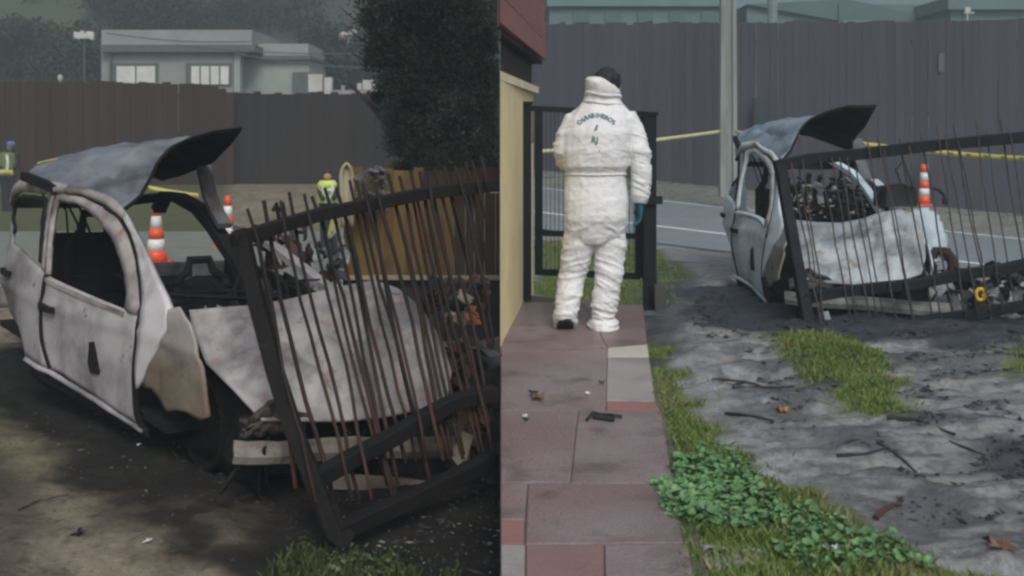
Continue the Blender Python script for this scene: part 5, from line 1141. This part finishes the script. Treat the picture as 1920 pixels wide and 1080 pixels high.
# ================================================================== debris by the right car
dk = mat('dark_debris', (.022, .026, .03), (.05, .05, .055), 6, rough=.8, bump=.5)
def at_list(L_, Y): return [at(x_, y_, Y) for x_, y_ in L_]
tag(MB().box(at(1678, 368, 8.9), (.28, .2, .16), Matrix.Rotation(.2, 3, 'Z')).tube(at_list([(1640, 372), (1650, 350), (1690, 346), (1712, 352)], 8.8), .012, 6).build('charred_box', dk), 'charred box sitting behind the hood of the smaller car', 'debris')
tag(MB().tube(at_list([(1745, 352), (1760, 356), (1770, 366), (1774, 380)], 8.9), .014, 6).ball(at(1773, 376, 8.9), (.03, .03, .045), 7, 5).build('bent_arm', dk), 'bent dark metal arm beside the cone at right', 'debris')
tag(MB().tube(at_list([(1690, 345), (1680, 318), (1694, 300)], 8.9), .010, 6).tube(at_list([(1712, 350), (1703, 325), (1694, 300)], 8.9), .009, 6).build('burnt_bracket', dk), 'thin burnt bracket sticking up behind the right gate', 'debris')
random.seed(77); b = MB()
c = at(1762, 496, 8.35)
for k in range(5):
    a0 = random.uniform(0, 6); P = [c + Vector((.085 * math.cos(a0 + q * .5) * random.uniform(.6, 1.1) + .01 * k, .03 * k - .06, .13 * math.sin(a0 + q * .5) * random.uniform(.8, 1.1))) for q in range(6)]
    b.tube(P, [.028, .034, .03, .036, .03, .015], 6)
tag(b.build('tyre_remains', mat('burnt_tyre_rust', (.030, .018, .018), (.05, .03, .026), 8, rough=.9, bump=.6), None, True), 'torn rust brown tyre remains at the far corner of the smaller car', 'tyre')
random.seed(31)
def heap(name, x0, x1, y0, y1, Y0, Y1, n, mats, label, smin=.03, smax=.1):
    root = empty(name, at((x0 + x1) / 2, y1, (Y0 + Y1) / 2)); tag(root, label, 'debris')
    for k in range(n):
        px = random.uniform(x0, x1); py = random.uniform(y0, y1); Y = random.uniform(Y0, Y1); s_ = random.uniform(smin, smax); M = Euler((random.uniform(0, 3), random.uniform(0, 3), random.uniform(0, 3))).to_matrix()
        V = []; c = at(px, py, Y) - root.location
        for j in range(4):
            for i in range(4): V.append(c + M @ Vector(((i - 1.5) * s_ * .6 + random.gauss(0, s_ * .12), (j - 1.5) * s_ * .4 + random.gauss(0, s_ * .12), random.gauss(0, s_ * .22))))
        mk('scrap', V, gridfaces(4, 4), random.choice(mats), root, k % 2 == 0, .006)
    return root
pale = mat('pale_scrap', (.24, .28, .29), (.14, .17, .18), 8, rough=.7); palew = mat('pale_tan_scrap', (.32, .28, .2), (.2, .17, .12), 8, rough=.7); orr = mat('orange_scrap', (.28, .09, .04), (.18, .06, .03), 8, rough=.8); rdk = mat('rusty_dark_scrap', (.07, .035, .025), (.03, .02, .018), 8, rough=.85)
heap('debris_heap', 1780, 1990, 500, 625, 8.0, 8.7, 75, [dk, dk, dk, pale, rdk], 'tangled dark burnt debris behind the right end of the fallen gate')
heap('debris_heap', 1850, 1930, 575, 620, 7.95, 8.2, 14, [pale, pale, dk], 'pale crumpled sheet scraps at the right edge under the gate', .03, .07)
heap('debris_heap', 1640, 1700, 600, 655, 7.8, 8.0, 8, [pale, dk], 'few scraps lying below the far corner of the smaller car', .02, .05)
heap('debris_heap', 820, 912, 640, 900, 5.7, 6.2, 60, [rdk, rdk, dk, dk, char], 'dark rusty burnt debris behind the rods at the corner of the nearer car', .04, .12)
heap('debris_heap', 778, 912, 530, 575, 6.0, 6.6, 34, [rdk, rdk, char, dk], 'dark rusty burnt lumps at the foot of the orange boards', .03, .09)
heap('debris_heap', 838, 884, 552, 608, 5.95, 6.15, 9, [palew, palew, pale], 'pale tan torn scraps between the rods right of the hood', .03, .06)
heap('debris_heap', 866, 886, 580, 612, 5.85, 5.95, 3, [orr], 'small orange scrap behind the rods at the right of the hood', .03, .05)
heap('debris_heap', 500, 640, 430, 545, 6.9, 7.3, 26, [char, dk, rdk, pale], 'blackened tangled wreckage behind the far side of the nearer hood', .04, .10)
tag(MB().box(at(868, 835, 5.5), (.09, .03, .13), Matrix.Rotation(.4, 3, 'Y'), .7).box(at(860, 858, 5.48), (.05, .03, .05), Matrix.Rotation(.9, 3, 'Y')).build('alloy_bracket', palew), 'pale alloy bracket beside the right end of the bumper beam at left', 'bracket')
# evidence marker
ev = empty('evidence_marker', at(1838, 552, 7.95)); tag(ev, 'small yellow evidence marker tag hanging amid the dark debris at right', 'marker')
yel = mat('marker_yellow', (.70, .48, .04), (.6, .42, .04), 5, rough=.5)
MB().tube([(math.cos(a) * .032, 0, math.sin(a) * .042) for a in np.linspace(0, 6.283, 16)], .014, 7).build('ring', yel, ev); MB().box((.02, -.016, -.005), (.03, .008, .016)).build('stem', yel, ev)
# burnt bar lying under right gate
tag(MB().tube([at(1640, 628, 7.9), at(1700, 640, 7.85), at(1755, 650, 7.8)], 1, flat=(.03, .012)).build('fallen_strip', mat('grey_strip', (.15, .17, .18), (.08, .09, .1), 6)), 'thin grey metal strip lying on the soot under the right gate', 'strip')
tag(MB().tube([at(1545, 585, 7.95), at(1556, 622, 7.9)], 1, flat=(.03, .015)).build('hanging_strip', pale), 'short pale strip hanging below the bumper beam at right', 'strip')

# ================================================================== twigs, leaves, scraps on the ground
twm = mat('twig', (.035, .03, .026), (.06, .05, .04), 9, rough=.9)
def twig(pts, zf, hf, r, label, m=twm, cat='stick'):
    P = []
    for px, py in pts: X, Y = gp(px, py, zf); P.append((X, Y, float(zf(X, Y) + hf(X, Y)) + r * .8))
    P = resample(P, len(P) * 3); P = [(x_ + random.gauss(0, .003), y_ + random.gauss(0, .003), z_ + random.gauss(0, .002)) for x_, y_, z_ in P]
    return tag(MB().tube(P, [r * (1 - .6 * k / len(P)) for k in range(len(P))], 6).build('twig', m), label, cat)
twig([(35, 955), (75, 938), (128, 928)], zL, h_L, .006, 'thin brown stick on the brown mud at the lower left')
hz = lambda X, Y: h_R(X, Y)
twig([(1335, 715), (1400, 722), (1450, 732)], zR, hz, .009, 'upper charred branch on the mud left of the grass mound')
twig([(1375, 738), (1430, 730), (1490, 728)], zR, hz, .008, 'second charred branch crossing the upper one on the mud', char)
twig([(1360, 780), (1400, 790), (1450, 796)], zR, hz, .010, 'charred branch stub above the yellow leaf', char)
twig([(1570, 862), (1620, 858), (1665, 852)], zR, hz, .009, 'dark stick in the middle of the rutted mud', char)
twig([(1645, 845), (1690, 860), (1720, 870)], zR, hz, .009, 'dark stick just right of the middle stick in the mud', char)
twig([(1662, 795), (1720, 800), (1790, 815)], zR, hz, .012, 'long black charred stick below the grass mound', char)
twig([(1740, 820), (1800, 832), (1850, 842)], zR, hz, .008, 'thin black stick at the right of the rutted mud', char)
twig([(1640, 975), (1660, 958), (1690, 942)], zR, hz, .013, 'thick reddish brown charred stick near the lower mud', mat('red_twig', (.07, .035, .03), rough=.9))
def leafy(px, py, zf, hf, r, m, label, z=None, nm='fallen_leaf', cat='leaf', rot=None, thick=.003):
    X, Y = gp(px, py, zf if z is None else (lambda a, b_: z)); zz = (float(zf(X, Y) + hf(X, Y)) if z is None else z) + .006
    random.seed(int(px * 7 + py)); pts = []; n = 12; rot = random.uniform(0, 6.28)
    for k in range(n):
        a = 2 * math.pi * k / n; q = r * (1.25 if k % 3 == 0 else .62) * random.uniform(.75, 1.1); pts.append((X + math.cos(a + rot) * q, Y + math.sin(a + rot) * q * 1.2, zz + random.uniform(0, r * .75)))
    V = [(X, Y, zz)] + pts; return tag(mk(nm, V, [(0, 1 + k, 1 + (k + 1) % n) for k in range(n)], m, None, False, thick), label, cat)
brl = mat('brown_leaf', (.20, .11, .06), (.12, .07, .05), 9, rough=.8); yll = mat('yellow_leaf', (.55, .38, .08), (.35, .2, .06), 9, rough=.7); whl = mat('white_scrap', (.70, .72, .72), (.55, .58, .58), 9, rough=.7); blk = mat('black_scrap', (.02, .02, .022), rough=.7)
fh = lambda X, Y: 0 * X
leafy(1008, 750, zR, fh, .045, brl, 'crumpled brown leaf on the walkway near the wall', zw); leafy(1000, 742, zR, fh, .03, blk, 'dark wet leaf touching the crumpled brown leaf', zw)
leafy(1102, 740, zR, fh, .014, whl, 'small white speck of litter in the middle of the walkway', zw, 'litter', 'litter'); leafy(984, 784, zR, fh, .016, whl, 'tiny white and black litter below the brown leaf', zw, 'litter', 'litter'); leafy(986, 790, zR, fh, .014, blk, 'tiny black scrap below the white litter by the wall', zw, 'litter', 'litter')
tb = MB(); P = [gp(a, c, lambda x_, y_: zw) for a, c in ((1100, 792), (1112, 783), (1130, 782), (1150, 788), (1165, 786))]; tb.tube([(x_, y_, zw + .012 + .012 * (i % 2)) for i, (x_, y_) in enumerate(P)], .008, 6); tb.tube([(P[1][0], P[1][1] - .02, zw + .01), (P[3][0], P[3][1] - .03, zw + .012)], .012, 6); tag(tb.build('charred_curl', blk), 'curled black charred scrap lying across the walkway', 'debris')
leafy(1128, 720, zR, fh, .02, blk, 'dark leaf on the grey slab of the walkway', zw); leafy(1470, 774, zR, hz, .03, yll, 'yellow leaf lying on the grey mud below the branches'); leafy(1461, 772, zR, hz, .025, brl, 'reddish leaf touching the yellow leaf on the mud')
leafy(1435, 930, zR, hz, .016, whl, 'small white litter in the green grass strip', None, 'litter', 'litter'); leafy(1575, 1057, zR, hz, .030, whl, 'torn white paper scrap in the grass at the bottom', None, 'litter', 'litter'); leafy(1556, 1052, zR, hz, .022, whl, 'small strip of white paper left of the torn scrap', None, 'litter', 'litter')
leafy(1325, 876, zR, hz, .03, brl, 'brown curled leaf on the clover patch'); leafy(1382, 964, zR, hz, .02, yll, 'yellow leaf among the clover'); leafy(1875, 1030, zR, hz, .05, brl, 'large brown leaf half sunk in mud at the lower right')
leafy(278, 1025, zL, h_L, .018, whl, 'crumpled whitish scrap on brown mud at the lower left', None, 'litter', 'litter'); leafy(260, 843, zL, h_L, .010, whl, 'tiny pale scrap on the soot beside the front wheel', None, 'litter', 'litter'); leafy(148, 1012, zL, h_L, .028, blk, 'black lump like leaf on the brown mud left of the scrap')
leafy(1340, 1040, zR, fh, .02, blk, 'dark crumb on broken slab at the bottom', .12)
